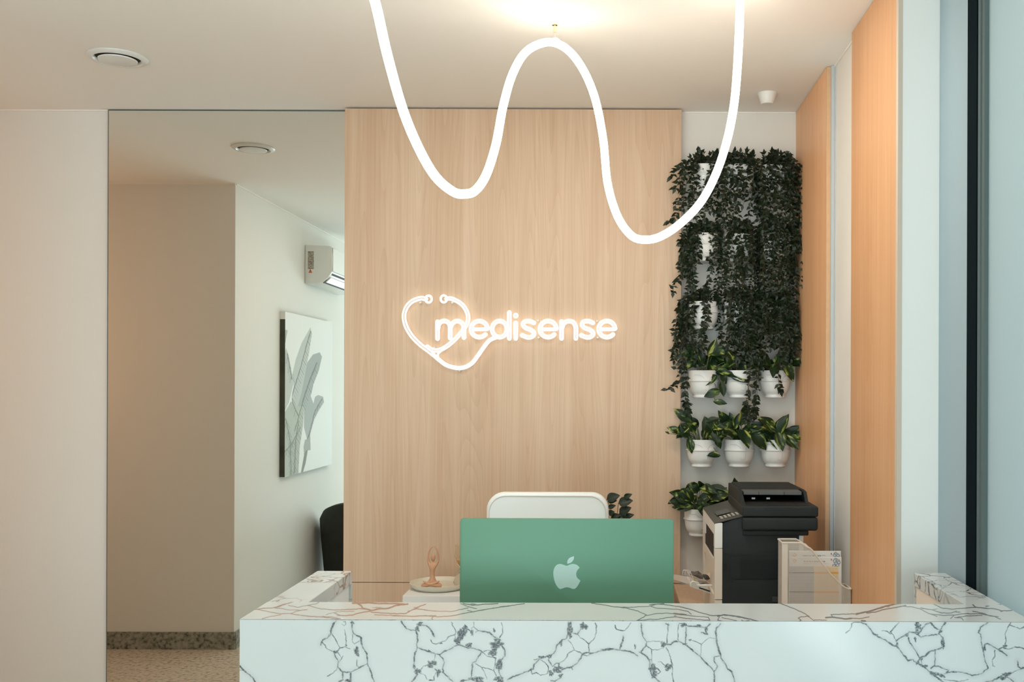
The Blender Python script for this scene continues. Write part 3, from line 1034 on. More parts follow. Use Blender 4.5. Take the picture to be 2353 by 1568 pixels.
st.build('stand', GREEN, im)


def zoom5(x, y):
    return P(900 + x / 3.361, 1110 + y / 3.361, YI)


def smooth_poly(pts, corners):
    """catmull-rom outline with sharp corners"""
    out, n = [], len(pts)
    for i in range(n):
        a, b, c, d = pts[(i - 1) % n], pts[i], pts[(i + 1) % n], pts[(i + 2) % n]
        if i in corners:
            a = b
        if (i + 1) % n in corners:
            d = c
        a, b, c, d = map(Vector, (a, b, c, d))
        for k in range(5):
            t = k / 5
            out.append(0.5 * ((2 * b) + (c - a) * t + (2 * a - 5 * b + 4 * c - d) * t * t + (3 * b - a - 3 * c + d) * t ** 3))
    return out


ap = [(1352, 641), (1378, 631), (1405, 627), (1432, 636), (1452, 655), (1432, 679), (1425, 706), (1434, 735), (1458, 755), (1440, 790), (1420, 815),
      (1400, 820), (1375, 811), (1350, 807), (1322, 815), (1300, 820), (1280, 803), (1260, 766), (1249, 715), (1252, 670), (1272, 637), (1300, 627), (1328, 634)]
lf = [(1356, 626), (1358, 602), (1374, 580), (1408, 567), (1405, 592), (1386, 616)]
em = MB(IO)
for pts, cs in ((ap, {4, 8}), (lf, {0, 3})):
    pp = smooth_poly([zoom5(*q) for q in pts], cs)
    em.prism([(q.x, YI - 0.0006, q.z) for q in pp], (0, 0.0005, 0))
em.build('emblem', LOGO, im)['label'] = 'pale mint bitten apple emblem'

# ================================================================== OFFICE CHAIR
YC = 3.28
a_, b_ = P(1118, 1200, YC), P(1398, 1134, YC)
cxm = (a_.x + b_.x) / 2
hw = (b_.x - a_.x) / 2
oc = empty('office_chair', (cxm, YC - 0.15, 0), 'white padded office chair with rounded back behind the green computer', 'chair')
CO = (cxm, YC - 0.15, 0)
bk = MB(CO)
zt = b_.z
prof = rrect(cxm - hw, cxm + hw, zt - 0.55, zt, 0.055, 8)
prof = [(x + (0.0 if z > zt - 0.06 else 0) + (x - cxm) * 0.10 * (zt - z), z) for x, z in prof]
bk.prism([(x, YC, z) for x, z in prof], (0, 0.05, 0))
bk.build('backrest', FABW, oc, smooth=True, bevel=0.012, seg=3)
pi_ = MB(CO)
pi_.tube([(cxm + (x - cxm) * 0.955, YC - 0.0005, zt - 0.275 + (z - zt + 0.275) * 0.965) for x, z in prof], 0.0016, 6, closed=True)
pi_.build('piping', CRPL, oc, smooth=True)
MB(CO).box(cxm - 0.23, cxm + 0.23, YC - 0.44, YC + 0.01, 0.45, 0.53).build('seat', FABW, oc, smooth=True, bevel=0.03, seg=3)
MB(CO).box(cxm - 0.03, cxm + 0.03, YC + 0.05, YC + 0.07, 0.42, 0.9).build('back_support', CHROME, oc)
MB(CO).lathe([(0, 0.1), (0.03, 0.1), (0.03, 0.45), (0, 0.45)], CO, 16).build('gas_column', CHROME, oc, smooth=True)
for k in range(5):
    a = 2 * PI * k / 5 + 0.3
    q = Vector((math.cos(a), math.sin(a), 0))
    MB(CO).tube([Vector(CO) + q * 0.02 + Vector((0, 0, 0.11)), Vector(CO) + q * 0.28 + Vector((0, 0, 0.07))], [0.02, 0.014], 8).build('leg', CHROME, oc)
    MB(CO).lathe([(0, 0), (0.018, 0.0), (0.026, 0.02), (0.018, 0.055), (0, 0.056)], Vector(CO) + q * 0.28, 12).build('caster', DARKP, oc, smooth=True)

# ================================================================== SIDEBOARD, TRAY, FIGURINE, GLASS
sx0, sx1 = P(925, 1372, 3.75).x, 0.16
sb = empty('sideboard', ((sx0 + sx1) / 2, 3.9, 0), 'low white sideboard behind the desk, carrying the round tray', 'sideboard')
SO = ((sx0 + sx1) / 2, 3.9, 0)
MB(SO).box(sx0 + .005, sx1 - .005, 3.76, 4.04, 0.0, 0.715).build('body', WHITE, sb)
MB(SO).box(sx0, sx1, 3.75, 4.05, 0.7155, 0.742).build('top', WHITE, sb, bevel=0.001, seg=1)
for k in range(3):
    xa = sx0 + .008 + k * (sx1 - sx0 - .016) / 3
    MB(SO).box(xa + .002, xa + (sx1 - sx0 - .016) / 3 - .002, 3.752, 3.7598, 0.06, 0.708).build('door', WHITE, sb)

tcx, tcy, tz = -0.668, 3.90, 0.742
ty = empty('round_tray', (tcx, tcy, tz), 'round cream ceramic tray holding the clay figurine on the white sideboard', 'tray')
MB((tcx, tcy, tz)).lathe([(0, 0.0005), (0.095, 0.0005), (0.109, 0.012), (0.112, 0.024), (0.109, 0.024), (0.103, 0.012), (0.094, 0.006), (0, 0.006)], (tcx, tcy, tz), 64).build('dish', TRAYM, ty, smooth=True)

# seated clay figure with arms raised in a ring: one skinned body
YG = 3.87


def zoom8(x, y, dy=0.0):
    q = P(920 + x / 10.456, 1240 + y / 10.456, YG)
    return Vector((q.x, YG + dy, q.z))


fz = 0.7485
gp = zoom8(770, 1150)
dz = fz + 0.009 - gp.z


def g8(x, y, dy=0):
    v = zoom8(x, y, dy)
    v.z += dz
    return v


vs, es, rs = [], [], []


def chain(start, items):
    prev = start
    for (pt, r) in items:
        vs.append(pt)
        rs.append(r)
        if prev is not None:
            es.append((prev, len(vs) - 1))
        prev = len(vs) - 1
    return prev


hip = chain(None, [(g8(770, 1075), .0135)])
waist = chain(hip, [(g8(770, 960), .0115), (g8(765, 850), .0105)])
chest = chain(waist, [(g8(770, 740), .0135), (g8(775, 670), .0125)])
neck = chain(chest, [(g8(785, 590), .0045), (g8(788, 555), .0042)])
for s_, xs in ((-1, [(700, 640), (670, 560), (668, 440), (690, 330), (730, 250), (790, 222)]), (1, [(860, 640), (905, 560), (908, 440), (890, 320), (855, 245), (800, 221)])):
    e_ = chain(chest, [(g8(x, y), r) for (x, y), r in zip(xs, (.0085, .0062, .0046, .0038, .0034, .0032))])
for s_ in (-1, 1):
    chain(hip, [(g8(770 + s_ * 70, 1095, -.008), .0115), (g8(770 + s_ * 190, 1125, -.016), .010), (g8(770 + s_ * 215, 1140, -.022), .0095),
                (g8(770 + s_ * 90, 1105, -.034), .0085), (g8(770 - s_ * 50, 1070, -.038), .007), (g8(770 - s_ * 150, 1035, -.03), .0045), (g8(770 - s_ * 195, 1012, -.025), .003)])
fo = Vector((gp.x, YG, fz))
fm = bpy.data.meshes.new('body')
fm.from_pydata([v - fo for v in vs], es, [])
fg = empty('yoga_figurine', fo, 'small terracotta clay yoga figurine sitting cross-legged with arms in a ring', 'figurine')
fobj = link('body', fm, TERRA, fg)
sk = fobj.modifiers.new('skin', 'SKIN')
sk.use_smooth_shade = True
for i, r in enumerate(rs):
    fm.skin_vertices[0].data[i].radius = (r, r * 0.85)
fm.skin_vertices[0].data[0].use_root = True
sd = fobj.modifiers.new('sub', 'SUBSURF')
sd.levels = sd.render_levels = 2
hd = g8(788, 475)
MB(fo).lathe([(0.0092 * math.sin(PI * k / 12), -0.0155 * math.cos(PI * k / 12)) for k in range(13)], hd + Vector((0, -.001, 0)), 20).build('head', TERRA, fg, smooth=True)

# glass hourglass vessel on the tray
gx, gy, gz = P(1064, 1340, 3.88).x, 3.88, 0.7485
gl = empty('glass_vessel', (gx, gy, gz), 'clear glass vessel with amber liquid standing on the tray beside the computer', 'vase')
MB((gx, gy, gz)).lathe([(0, .0005), (.024, .001), (.036, .012), (.038, .022), (.030, .045), (.014, .062), (.012, .075), (.026, .095), (.032, .12), (.030, .15), (.031, .164),
                        (.0295, .164), (.0285, .15), (.030, .12), (.024, .096), (.010, .075), (.0, .074)], (gx, gy, gz), 40).build('bowl', GLASS, gl, smooth=True)
MB((gx, gy, gz)).lathe([(0, .076), (.009, .0765), (.022, .096), (.0265, .108), (0, .109)], (gx, gy, gz), 32).build('liquid', AMBER, gl, smooth=True)

# ================================================================== SMALL DARK PLANT ON THE SIDEBOARD
def leaf_mesh(name, L_, W_, fold=0.25, curl=0.25, heart=0.0, n=7):
    """leaf along +Y from the origin, folded on its midrib, tip curling down"""
    vs, fs = [], []
    for i in range(n + 1):
        t = i / n
        w_ = W_ / 2 * (math.sin(PI * t ** 0.72) ** 0.85 if 0 < t < 1 else 0)
        w_ = max(w_, 0.0004)
        y = L_ * t
        z = -curl * L_ * t * t
        hb = -heart * L_ * max(0, 0.25 - t) if heart else 0
        for s_ in (-1, -0.5, 0, 0.5, 1):
            vs.append((w_ * s_, y + hb * abs(s_) * 2, z + abs(s_) * w_ * fold * 2))
    for i in range(n):
        for k in range(4):
            a = i * 5 + k
            fs.append((a, a + 1, a + 6, a + 5))
    return mesh(name, vs, fs, True)


def aim(o, loc, d, up=(0, -1, 0.4)):
    """place a leaf: +Y along d, +Z towards up"""
    d = Vector(d).normalized()
    up = Vector(up)
    z = (up - d * up.dot(d))
    if z.length < 1e-5:
        z = d.orthogonal()
    z.normalize()
    x = d.cross(z)
    m = Matrix((x, d, z)).transposed().to_4x4()
    m.translation = Vector(loc)
    o.matrix_local = m


dl = [leaf_mesh('round_leaf', 0.055, 0.036, 0.12, 0.1), leaf_mesh('round_leaf', 0.048, 0.028, 0.15, 0.15)]
for m_ in dl:
    m_.materials.append(IVY)
SPX, SPY = P(1402, 1190, 3.93).x, 3.93
sp = empty('dark_leaf_plant', (SPX, SPY, 0.742), 'small plant with dark rounded leaves peeking out right of the white office chair', 'plant')
MB((SPX, SPY, .742)).lathe([(0, .0005), (.045, .001), (.055, .06), (.06, .12), (.056, .12), (.052, .06), (0, .058)], (SPX, SPY, .742), 28).build('pot', POT, sp, smooth=True)
MB((SPX, SPY, .742)).lathe([(0, .108), (.055, .108), (.055, .111), (0, .112)], (SPX, SPY, .742), 24).build('soil', SOIL, sp)
sm = MB((SPX, SPY, .742))
base0 = Vector((SPX, SPY, .742 + .11))
for (bx, by, tx, ty_, k) in [(1394, 1148, 1424, 1138, 0), (1397, 1152, 1417, 1150, 0), (1421, 1157, 1454, 1150, 0), (1434, 1145, 1454, 1134, 1), (1423, 1180, 1450, 1166, 0),
                             (1436, 1190, 1459, 1181, 1), (1398, 1168, 1416, 1160, 1), (1399, 1182, 1411, 1176, 0), (1404, 1190, 1425, 1184, 0), (1415, 1190, 1445, 1187, 1),
                             (1390, 1160, 1372, 1150, 0), (1388, 1175, 1368, 1172, 0)]:
    a, b = P(bx, by, SPY - .01), P(tx, ty_, SPY - .02)
    lfm = bpy.data.objects.new('leaf', dl[k])
    C.objects.link(lfm)
    lfm.parent = sp
    ln = (b - a).length
    aim(lfm, a - Vector((SPX, SPY, .742)), b - a, (random.uniform(-.2, .2), -1, .5))
    lfm.scale = (max(.75, ln / 0.05), ln / 0.055, 1)
    sm.tube(cat([base0 + Vector((random.uniform(-.02, .02), 0, 0)), (base0 + a) / 2 + Vector((random.uniform(-.01, .01), 0, -.01)), a], 4), 0.0013, 5)
sm.build('stem', STEM, sp)

# ================================================================== PRINTER CABINET
cab = empty('printer_cabinet', (0.52, 3.7, 0), 'low oak-topped cabinet under the black printer in the corner', 'cabinet')
KO = (0.52, 3.7, 0)
cbx0 = P(1549, 1345, 4.18).x
MB(KO).box(cbx0, 0.779, 3.15, 4.195, 0.672, 0.70).build('top', WOOD, cab)
MB(KO).box(cbx0 + .02, 0.777, 3.17, 4.19, 0.0, 0.6715).build('body', BEIGE, cab)
for k in range(2):
    MB(KO).box(cbx0 + .022 + k * .245, cbx0 + .262 + k * .245, 3.162, 3.1695, 0.05, 0.66).build('door', WHITE, cab)

# ================================================================== PRINTER
Y0, Y1 = 3.42, 3.86
pr = empty('office_printer', (0.5, 3.64, 0.70), 'black and white office multifunction printer on the corner cabinet right of the green computer', 'printer')
PO = (0.5, 3.64, 0.70)
xf = P(1642, 1300, Y0).x          # white front housing, left face
xs = P(1660, 1300, Y0).x
xe = P(1836, 1300, Y0).x
ztop = P(1660, 1203, Y0).z
zsc0, zsc1, zlid = P(1800, 1219, Y0).z, P(1800, 1163, Y0).z, P(1800, 1187, Y0).z
xc0, xc1 = P(1704, 1200, Y0).x, P(1878, 1200, Y0).x
zslot = P(1800, 1231, Y0).z
# dark body
bd = MB(PO)
bd.prism([(xs, Y0, .7035), (xe, Y0, .7035), (xe, Y0, zsc0), (xc0, Y0, P(1704, 1187, Y0).z), (xs, Y0, ztop)], (0, Y1 - Y0, 0))
bd.build('side_panel', DARKP, pr, smooth=True, bevel=0.002)
# lower cover with seams
lo = MB(PO)
zsm = P(1700, 1271, Y0).z
lo.box(xs + .001, xe - .001, Y0 - .0022, Y0 - .0002, .7045, zsm - .001)
lo.build('lower_cover', DARKP, pr)
zz = P(1700, 1279, Y0).z
lo = MB(PO)
lo.prism([(x, Y0 - .0045, z) for x, z in rrect(xs + .028, xe - .004, P(1700, 1331, Y0).z + .001, zz, .006)], (0, .0022, 0))
vplate = lo.build('vent_plate', DARKP, pr)
lo = MB(PO)
lo.prism([(x, Y0 - .0045, z) for x, z in rrect(xs + .036, xe - .004, .712, P(1700, 1331, Y0).z - .002, .006)], (0, .0022, 0))
aplate = lo.build('access_plate', DARKP, pr)
# ventilation slats, one by one
xg0, xg1 = P(1700, 1300, Y0).x, P(1826, 1300, Y0).x
for k in range(16):
    zk = P(1700, 1286 + k * 2.75, Y0).z
    MB(PO).box(xg0, xg1, Y0 - .0062, Y0 - .0046, zk - .0011, zk + .0011).build('vent_slat', DARKP, vplate)
for k in range(4):
    zk = P(1700, 1372 + k * 3, Y0).z
    MB(PO).box(P(1774, 1370, Y0).x, P(1796, 1370, Y0).x, Y0 - .0062, Y0 - .0046, zk - .001, zk + .001).build('vent_slat', GREYP, aplate)
gr = MB(PO)
gr.prism([(x, Y0 - .0065, z) for x, z in rrect(xs + .001, P(1669, 1300, Y0).x, P(1665, 1311, Y0).z, P(1665, 1294, Y0).z, .004)], (0, .0062, 0))
gr.build('latch', BLACK, pr)
# white front housing with openings (left face), built as a frame of pieces
zf1 = ztop + 0.001
zbreak = P(1650, 1261, Y0).z
zcav1, zcav0 = 1.020, 0.935
yc0, yc1 = Y0 + .035, Y1 - .09
fh = MB(PO)
fh.box(xf, xs - .0003, Y0 - .003, yc0, zbreak + .0006, zf1)
fh.box(xf, xs - .0003, yc1, Y1, zbreak + .0006, zf1)
fh.box(xf, xs - .0003, yc0, yc1, zcav1, zf1)
fh.build('front_cover', WHPL, pr, bevel=0.0015)
fh = MB(PO)
zb0 = P(1650, 1378, Y0).z
ztr1, ztr0 = 0.905, 0.812
fh.box(xf, xs - .0003, Y0 - .003, yc0 - .005, zb0, zbreak - .0006)
fh.box(xf, xs - .0003, yc1 + .04, Y1, zb0, zbreak - .0006)
fh.box(xf, xs - .0003, yc0 - .005, yc1 + .04, ztr1, zcav0)
fh.box(xf, xs - .0003, yc0 - .005, yc1 + .04, zb0, ztr0)
fh.build('front_cover', CRPL, pr, bevel=0.0015)
fh = MB(PO)
fh.box(xf + .001, xs - .0003, Y0 - .001, Y1, .7032, zb0 - .002)
fh.build('paper_drawer', CRPL, pr, bevel=0.0015)
fh = MB(PO)
fh.box(xf + .0045, xs - .0006, yc0 - .004, yc1 + .03, zcav0, zcav1)
fh.build('output_slot', BLACK, pr)
MB(PO).box(xf + .006, xs - .0009, yc0, yc1 + .035, ztr0, ztr1).build('feed_slot', CRPL, pr)
# control panel, sloping up towards the scanner
cpn = MB(PO)
pz = P(1704, 1186, Y0).z
cpn.prism([(xf - .001, Y0 - .003, zf1), (xc0 + .004, Y0 - .003, pz + .004), (xc0 + .004, Y0 - .003, pz - .002), (xf - .001, Y0 - .003, zf1 - .004)], (0, Y1 - Y0, 0))
cpn = cpn.build('control_panel', DARKG, pr, bevel=0.001)
sl = Vector((xc0 - xf, 0, pz - zf1)).normalized()
pb = Vector((xf, Y0, zf1))
nrm = Vector((-sl.z, 0, sl.x))
for i in range(2):
    for k in range(5):
        q = pb + sl * (.030 + .014 * k) + Vector((0, .035 + i * .035, 0)) + nrm * .0045
        MB(PO).box(q.x - .004, q.x + .004, q.y - .006, q.y + .006, q.z - .0005, q.z + .0012).build('button', CRPL, cpn)
q = pb + sl * .045 + nrm * .004
cs = MB(PO)
cs.prism([q + Vector((-.022, .12, -.022 * sl.z / sl.x)), q + Vector((.026, .12, .026 * sl.z / sl.x)), q + Vector((.026, .22, .026 * sl.z / sl.x)), q + Vector((-.022, .22, -.022 * sl.z / sl.x))], nrm * .001)
cs.build('display', GREYP, cpn)
# scanner
scn = MB(PO)
scn.box(xc0, xc1, Y0 - .02, Y1 - .03, zsc0, zlid - .0012)
scn.build('scanner_base', DARKP, pr, smooth=True, bevel=0.010, seg=4)
scn = MB(PO)
scn.prism([(xc0, Y0 - .02, zlid), (xc1, Y0 - .02, zlid), (xc1, Y0 - .02, zsc1), (xc0, Y0 - .02, zsc1)], (0, Y1 - Y0 - .02, 0))
slid = scn.build('scanner_lid', DARKP, pr, smooth=True, bevel=0.006, seg=4)
scn = MB(PO)
scn.box(xc0 + .004, xc1 - .03, Y0 - .006, Y1 - .05, zslot, zsc0 - .0005)
scn.build('scanner_neck', DARKP, pr, smooth=True, bevel=0.004)
MB(PO).box(P(1756, 1170, Y0).x, P(1818, 1170, Y0).x, Y0 - .0212, Y0 - .0199, P(1780, 1172, Y0).z, zsc1 - .003).build('grip_plate', DARKP, slid, bevel=.0004, seg=1)
# document feeder: wings, hood and lip around a recess
ax0, ax1 = P(1706, 1150, Y0).x, P(1846, 1150, 3.6).x
ztopf = P(1750, 1113, 3.74).z
ad = MB(PO)
ad.prism([(ax0, Y0 - .005, zsc1 - .002), (ax0, Y0 + .02, zsc1 + .006), (ax0, Y0 + .10, zsc1 + .040), (ax0, Y0 + .16, ztopf), (ax0, Y1 - .03, ztopf - .004), (ax0, Y1 - .02, zsc1 - .002)], (.012, 0, 0))
ad.build('feeder_wing', DARKP, pr, bevel=.001)
ad = MB(PO)
ad.prism([(ax1 - .012, Y0 + .08, zsc1 - .002), (ax1 - .012, Y0 + .12, zsc1 + .036), (ax1 - .012, Y0 + .16, ztopf - .004), (ax1 - .012, Y1 - .03, ztopf - .006), (ax1 - .012, Y1 - .02, zsc1 - .002)], (.012, 0, 0))
ad.build('feeder_wing', DARKP, pr, bevel=.001)
ad = MB(PO)
ad.prism([(ax0 + .012, Y0 + .17, zsc1 + .026), (ax0 + .012, Y0 + .17, ztopf - .003), (ax0 + .012, Y0 + .20, ztopf), (ax0 + .012, Y1 - .03, ztopf), (ax0 + .012, Y1 - .02, zsc1)], (ax1 - ax0 - .024, 0, 0))
hood = ad.build('feeder_hood', DARKP, pr, bevel=.002)
lz = P(1780, 1134, Y0 + .10).z
lx0, lx1 = P(1709, 1134, Y0 + .10).x, P(1842, 1134, Y0 + .10).x
d3 = (lx1 - lx0) / 100
for xa, xb in ((0, 26), (26.5, 70), (70.5, 100)):
    MB(PO).box(lx0 + d3 * xa, lx0 + d3 * xb, Y0 + .10, Y0 + .175, lz - .006, lz + .006).build('feeder_lip', GREYP, hood, bevel=.001)
MB(PO).box(ax0 + .012, ax1 - .012, Y0 + .01, Y0 + .168, zsc1 + .0004, zsc1 + .0016).build('feeder_bed', BLACK, pr)
for xk in (1731, 1765):
    q = P(xk, 1152, Y0 + .13)
    MB(PO).tube([(q.x - .006, Y0 + .13, zsc1 + .011), (q.x + .006, Y0 + .13, zsc1 + .011)], .0038, 10).build('roller', WHPL, pr, smooth=True)
# pale rear strip
MB(PO).box(xe + .0003, P(1847, 1250, Y0).x, Y0 + .005, Y1, .7035, zslot - .001).build('rear_cover', WHPL, pr, bevel=.002)
# fold-out bypass tray with guides, leaning out to the left
YT = 3.58


def z6(x, y, Y=YT):
    return P(1540 + x / 12.54, 1270 + y / 12.54, Y)


bt = MB(PO)
bt.prism([z6(570, 985), z6(1235, 1215), z6(1235, 1180), z6(600, 940), z6(572, 950)], (0, .16, 0))
bypass = bt.build('bypass_tray', WHPL, pr)
bt = MB(PO)
bt.prism([z6(830, 1000, YT - .004), z6(1225, 1130, YT - .004), z6(1225, 1165, YT - .004), z6(840, 1040, YT - .004)], (0, .003, 0))
bt.build('tray_slot', DARKP, bypass)
bt = MB(PO)
bt.tube(cat([z6(590, 960, YT - .005), z6(600, 880, YT - .005), z6(660, 840, YT - .005), z6(760, 880, YT - .005), z6(820, 950, YT - .005), z6(1230, 950, YT - .005)], 5), .0035, 8)
bt.build('guide_rail', WHPL, bypass, smooth=True)
bt = MB(PO)
bt.tube(cat([z6(620, 950, YT + .1), z6(640, 880, YT + .1), z6(700, 850, YT + .1), z6(800, 930, YT + .1), z6(1230, 1060, YT + .1)], 5), .003, 8)
bt.build('guide_rail', WHPL, bypass, smooth=True)
bt = MB(PO)
bt.prism([z6(95, 640, YT), z6(105, 780, YT), z6(500, 910, YT), z6(580, 880, YT), z6(480, 700, YT), z6(300, 670, YT)], (0, .005, 0))
text = bt.build('tray_extension', CLEARP, pr)
bt = MB(PO)
for xx in (360, 430):
    bt.tube(cat([z6(xx, 640, YT + .01), z6(xx + 10, 540, YT + .01), z6(xx + 60, 515, YT + .01), z6(xx + 140, 560, YT + .01), z6(xx + 220, 720, YT + .01), z6(xx + 240, 840, YT + .01)], 5), .0022, 6)
bt.build('wire_guide', CLEARP, text, smooth=True)
# crumpled slips lying on the bypass tray
rs_ = random.Random(3)


def slip(pts, mat_, lab, Y):
    pp = [z6(x, y, Y) for x, y in pts]
    c0 = sum(pp, Vector()) / len(pp)
    v = [c0 + Vector((0, -.006, 0))] + [p + Vector((0, rs_.uniform(-.006, .01), 0)) for p in pp]
    v2 = [p + Vector((.0, .0015, .0005)) for p in v]
    n = len(pp)
    fs = [(0, i + 1, (i + 1) % n + 1) for i in range(n)] + [(n + 1, n + 1 + (i + 1) % n + 1, n + 1 + i + 1) for i in range(n)]
    fs += [(i + 1, n + 1 + i + 1, n + 1 + (i + 1) % n + 1, (i + 1) % n + 1) for i in range(n)]
    o = MB(c0).add(v + v2, fs).build('paper_slip', mat_, None)
    tag(o, lab, 'paper slip', 'loose slips on the printer tray')
    return o


slip([(570, 650), (610, 545), (700, 560), (810, 540), (900, 620), (940, 660), (950, 760), (860, 770), (760, 710), (650, 660)], plain('taupe_film', (0.13, 0.10, 0.08), .6), 'uppermost dark taupe slip lying on the printer side tray', YT + .03)
slip([(940, 650), (1040, 640), (1110, 690), (1150, 760), (1090, 800), (1000, 770), (940, 700)], plain('dark_film', (0.04, 0.05, 0.05), .3), 'near-black shiny slip on the side tray, closest to the printer', YT + .02)
slip([(790, 830), (860, 820), (1050, 850), (1130, 905), (850, 912)], plain('grey_film', (0.22, 0.19, 0.17), .5), 'lowest flat grey slip resting on the side tray rail', YT + .01)
slip([(560, 670), (640, 680), (800, 790), (780, 860), (700, 850)], plain('tan_card', (0.62, 0.48, 0.34), .7), 'tan card slip leaning at the outer end of the side tray', YT + .035)
slip([(960, 740), (1150, 560), (1260, 540), (1270, 640), (1230, 860), (1150, 895), (1050, 840)], plain('peach_paper', (0.70, 0.52, 0.38), .7), 'crumpled peach paper pressed against the printer front', YT + .05)

# ================================================================== MAGAZINE HOLDER AND FLYERS
YH = 3.27
mg = empty('magazine_holder', (0.6, YH + .04, .70), 'white perforated metal magazine holder full of flyers in front of the printer', 'magazine holder')
MO = (0.6, YH + .04, .70)


def z7(x, y, Y=YH):
    return P(1780 + x / 9.221, 1230 + y / 9.221, Y)


hx0 = z7(160, 160).x
hx1 = z7(1615, 1150).x
zb = .7008
outl = [z7(160, 165), z7(540, 165), z7(600, 195), z7(680, 255), z7(740, 275), z7(800, 330), z7(1000, 590), z7(1200, 850), z7(1400, 1050), z7(1480, 1110), z7(1560, 1140), z7(1615, 1142)]
out = [Vector((p.x, 0, p.z)) for p in outl]
HD = 0.078
sd_ = MB(MO)
sd_.prism([(p.x, YH, p.z) for p in out] + [(hx1, YH, zb), (hx0, YH, zb)], (0, .0001, 0))
sd_.build('side_sheet', PERF, mg)
sd_ = MB(MO)
sd_.prism([(p.x, YH + HD, p.z) for p in out] + [(hx1, YH + HD, zb), (hx0, YH + HD, zb)], (0, .0009, 0))
sd_.build('side_sheet', PERF, mg)
sd_ = MB(MO)
sd_.box(hx0, hx0 + .001, YH + .001, YH + HD, zb, out[0].z)
sd_.build('end_sheet', PERF, mg)
sd_ = MB(MO)
sd_.box(hx1 - .001, hx1, YH + .001, YH + HD, zb, out[-1].z)
sd_.build('end_sheet', PERF, mg)
MB(MO).box(hx0, hx1, YH, YH + HD, zb - .0004, zb + .0012).build('base_plate', CRPL, mg)
rm = MB(MO)
rm.tube([(p.x, YH - .0006, p.z) for p in out], .0030, 8)
rm.tube([(p.x, YH + HD, p.z) for p in out], .0030, 8)
rm.tube([(hx0, YH, out[0].z), (hx0, YH + HD, out[0].z)], .003, 8)
rm.tube([(hx1, YH, out[-1].z), (hx1, YH + HD, out[-1].z)], .003, 8)
rm.build('rim', CRPL, mg, smooth=True)
MB(MO).box(hx0 - .001, hx0 + .0185, YH - .0012, YH - .0001, zb, out[0].z - .001).build('corner_strip', CRPL, mg)


def flyer(px0, px1, py0, Y, lab, paint):
    a, b = P(px0, py0, Y), P(px1, py0, Y)
    h_ = a.z - .7035
    m_, co_, u_, v_ = grid_mesh('flyer', (0, 0, a.z - .7035), (b.x - a.x, 0, 0), (0, 0, -h_), 110, 150)
    X_, Z_ = co_[:, 0] + a.x, co_[:, 2] + .7035
    x_, y_ = proj(X_, np.full(len(X_), Y), Z_)
    rgb = np.tile(np.array([[.80, .82, .82]]), (len(X_), 1))
    paint(rgb, x_, y_)
    set_col(m_, 'print', rgb)
    bm = bmesh.new()
    bm.from_mesh(m_)
    bm.faces.ensure_lookup_table()
    bm.to_mesh(m_)
    bm.free()
    o_ = link('flyer', m_, PRINT, None, (a.x, Y, .7035))
    md = o_.modifiers.new('thick', 'SOLIDIFY')
    md.thickness = 0.0012
    md.offset = -1
    tag(o_, lab, 'flyer', 'printed flyers in the magazine holder')


def rect(rgb, x, y, x0, x1, y0, y1, col, f=1.0):
    s_ = (x > x0) & (x < x1) & (y > y0) & (y < y1)
    rgb[s_] = rgb[s_] * (1 - f) + np.array(col) * f


def z7p(x, y):
    return 1780 + x / 9.221, 1230 + y / 9.221


def dots(rgb, x, y, x0, x1, yy, col, h=1.6, seed=0):
    r = random.Random(seed)
    q = x0
    while q < x1:
        wv_ = r.uniform(.8, 2.2)
        rect(rgb, x, y, q, q + wv_, yy - h / 2, yy + h / 2, col, .8)
        q += wv_ + .6


def pattern(rgb, x, y, dy, tall):
    r = random.Random(5)
    for (cx_, cy_) in ((1290, 400 + dy), (1340, 430 + dy), (1270, 430 + dy)) + (((1300, 480 + dy), (1360, 460 + dy), (1260, 530 + dy), (1330, 520 + dy), (1290, 560 + dy)) if tall else ()):
        ax_, ay_ = z7p(cx_, cy_)
        d_ = np.hypot(x - ax_, y - ay_)
        s_ = d_ < 4.2
        rgb[s_] = (.25, .33, .42)
        rgb[d_ < 2.0] = (.75, .80, .82)
    ax_, ay_ = z7p(1200, 400 + dy)
    rect(rgb, x, y, ax_ - .8, ax_ + .8, ay_ - 2, ay_ + 2, (.3, .06, .05))
    ax_, ay_ = z7p(425, 425 + dy)
    d_ = abs(x - ax_) + abs(y - ay_)
    rgb[(d_ < 5) & (d_ > 2.5)] = (.75, .35, .12)


def paint_back(rgb, x, y):
    pattern(rgb, x, y, 0, False)
    a_, b_ = z7p(600, 435), z7p(1065, 435)
    dots(rgb, x, y, a_[0], b_[0], a_[1], (.10, .12, .15), 2.4, 1)


def paint_front(rgb, x, y):
    pattern(rgb, x, y, 120, True)
    a_, b_ = z7p(610, 560), z7p(1075, 560)
    dots(rgb, x, y, a_[0], b_[0], a_[1], (.12, .14, .17), 2.0, 2)
    a_, b_ = z7p(610, 605), z7p(1130, 605)
    dots(rgb, x, y, a_[0], b_[0], a_[1], (.75, .45, .15), 1.4, 3)
    x0_, y0_ = z7p(310, 665)
    x1_, _ = z7p(830, 665)
    x2_, _ = z7p(1355, 665)
    rect(rgb, x, y, x0_, x1_, y0_, 1500, (.46, .47, .52))
    rect(rgb, x, y, x1_, x2_, y0_, 1500, (.78, .66, .46))
    for yy in (800, 1210):
        _, q_ = z7p(0, yy)
        rect(rgb, x, y, x0_, x1_, q_ - 1.6, q_ + 1.6, (.06, .07, .08))
        rect(rgb, x, y, x1_, x2_, q_ - 2, q_ + 2.2, (.80, .42, .10))
    for k in range(24):
        _, q_ = z7p(0, 720 + k * 34)
        dots(rgb, x, y, x0_ + 2, x1_ - 3, q_, (.33, .34, .39), 1.0, k)
        dots(rgb, x, y, x1_ + 2, x2_ - 3, q_, (.66, .50, .28), 1.0, k + 40)


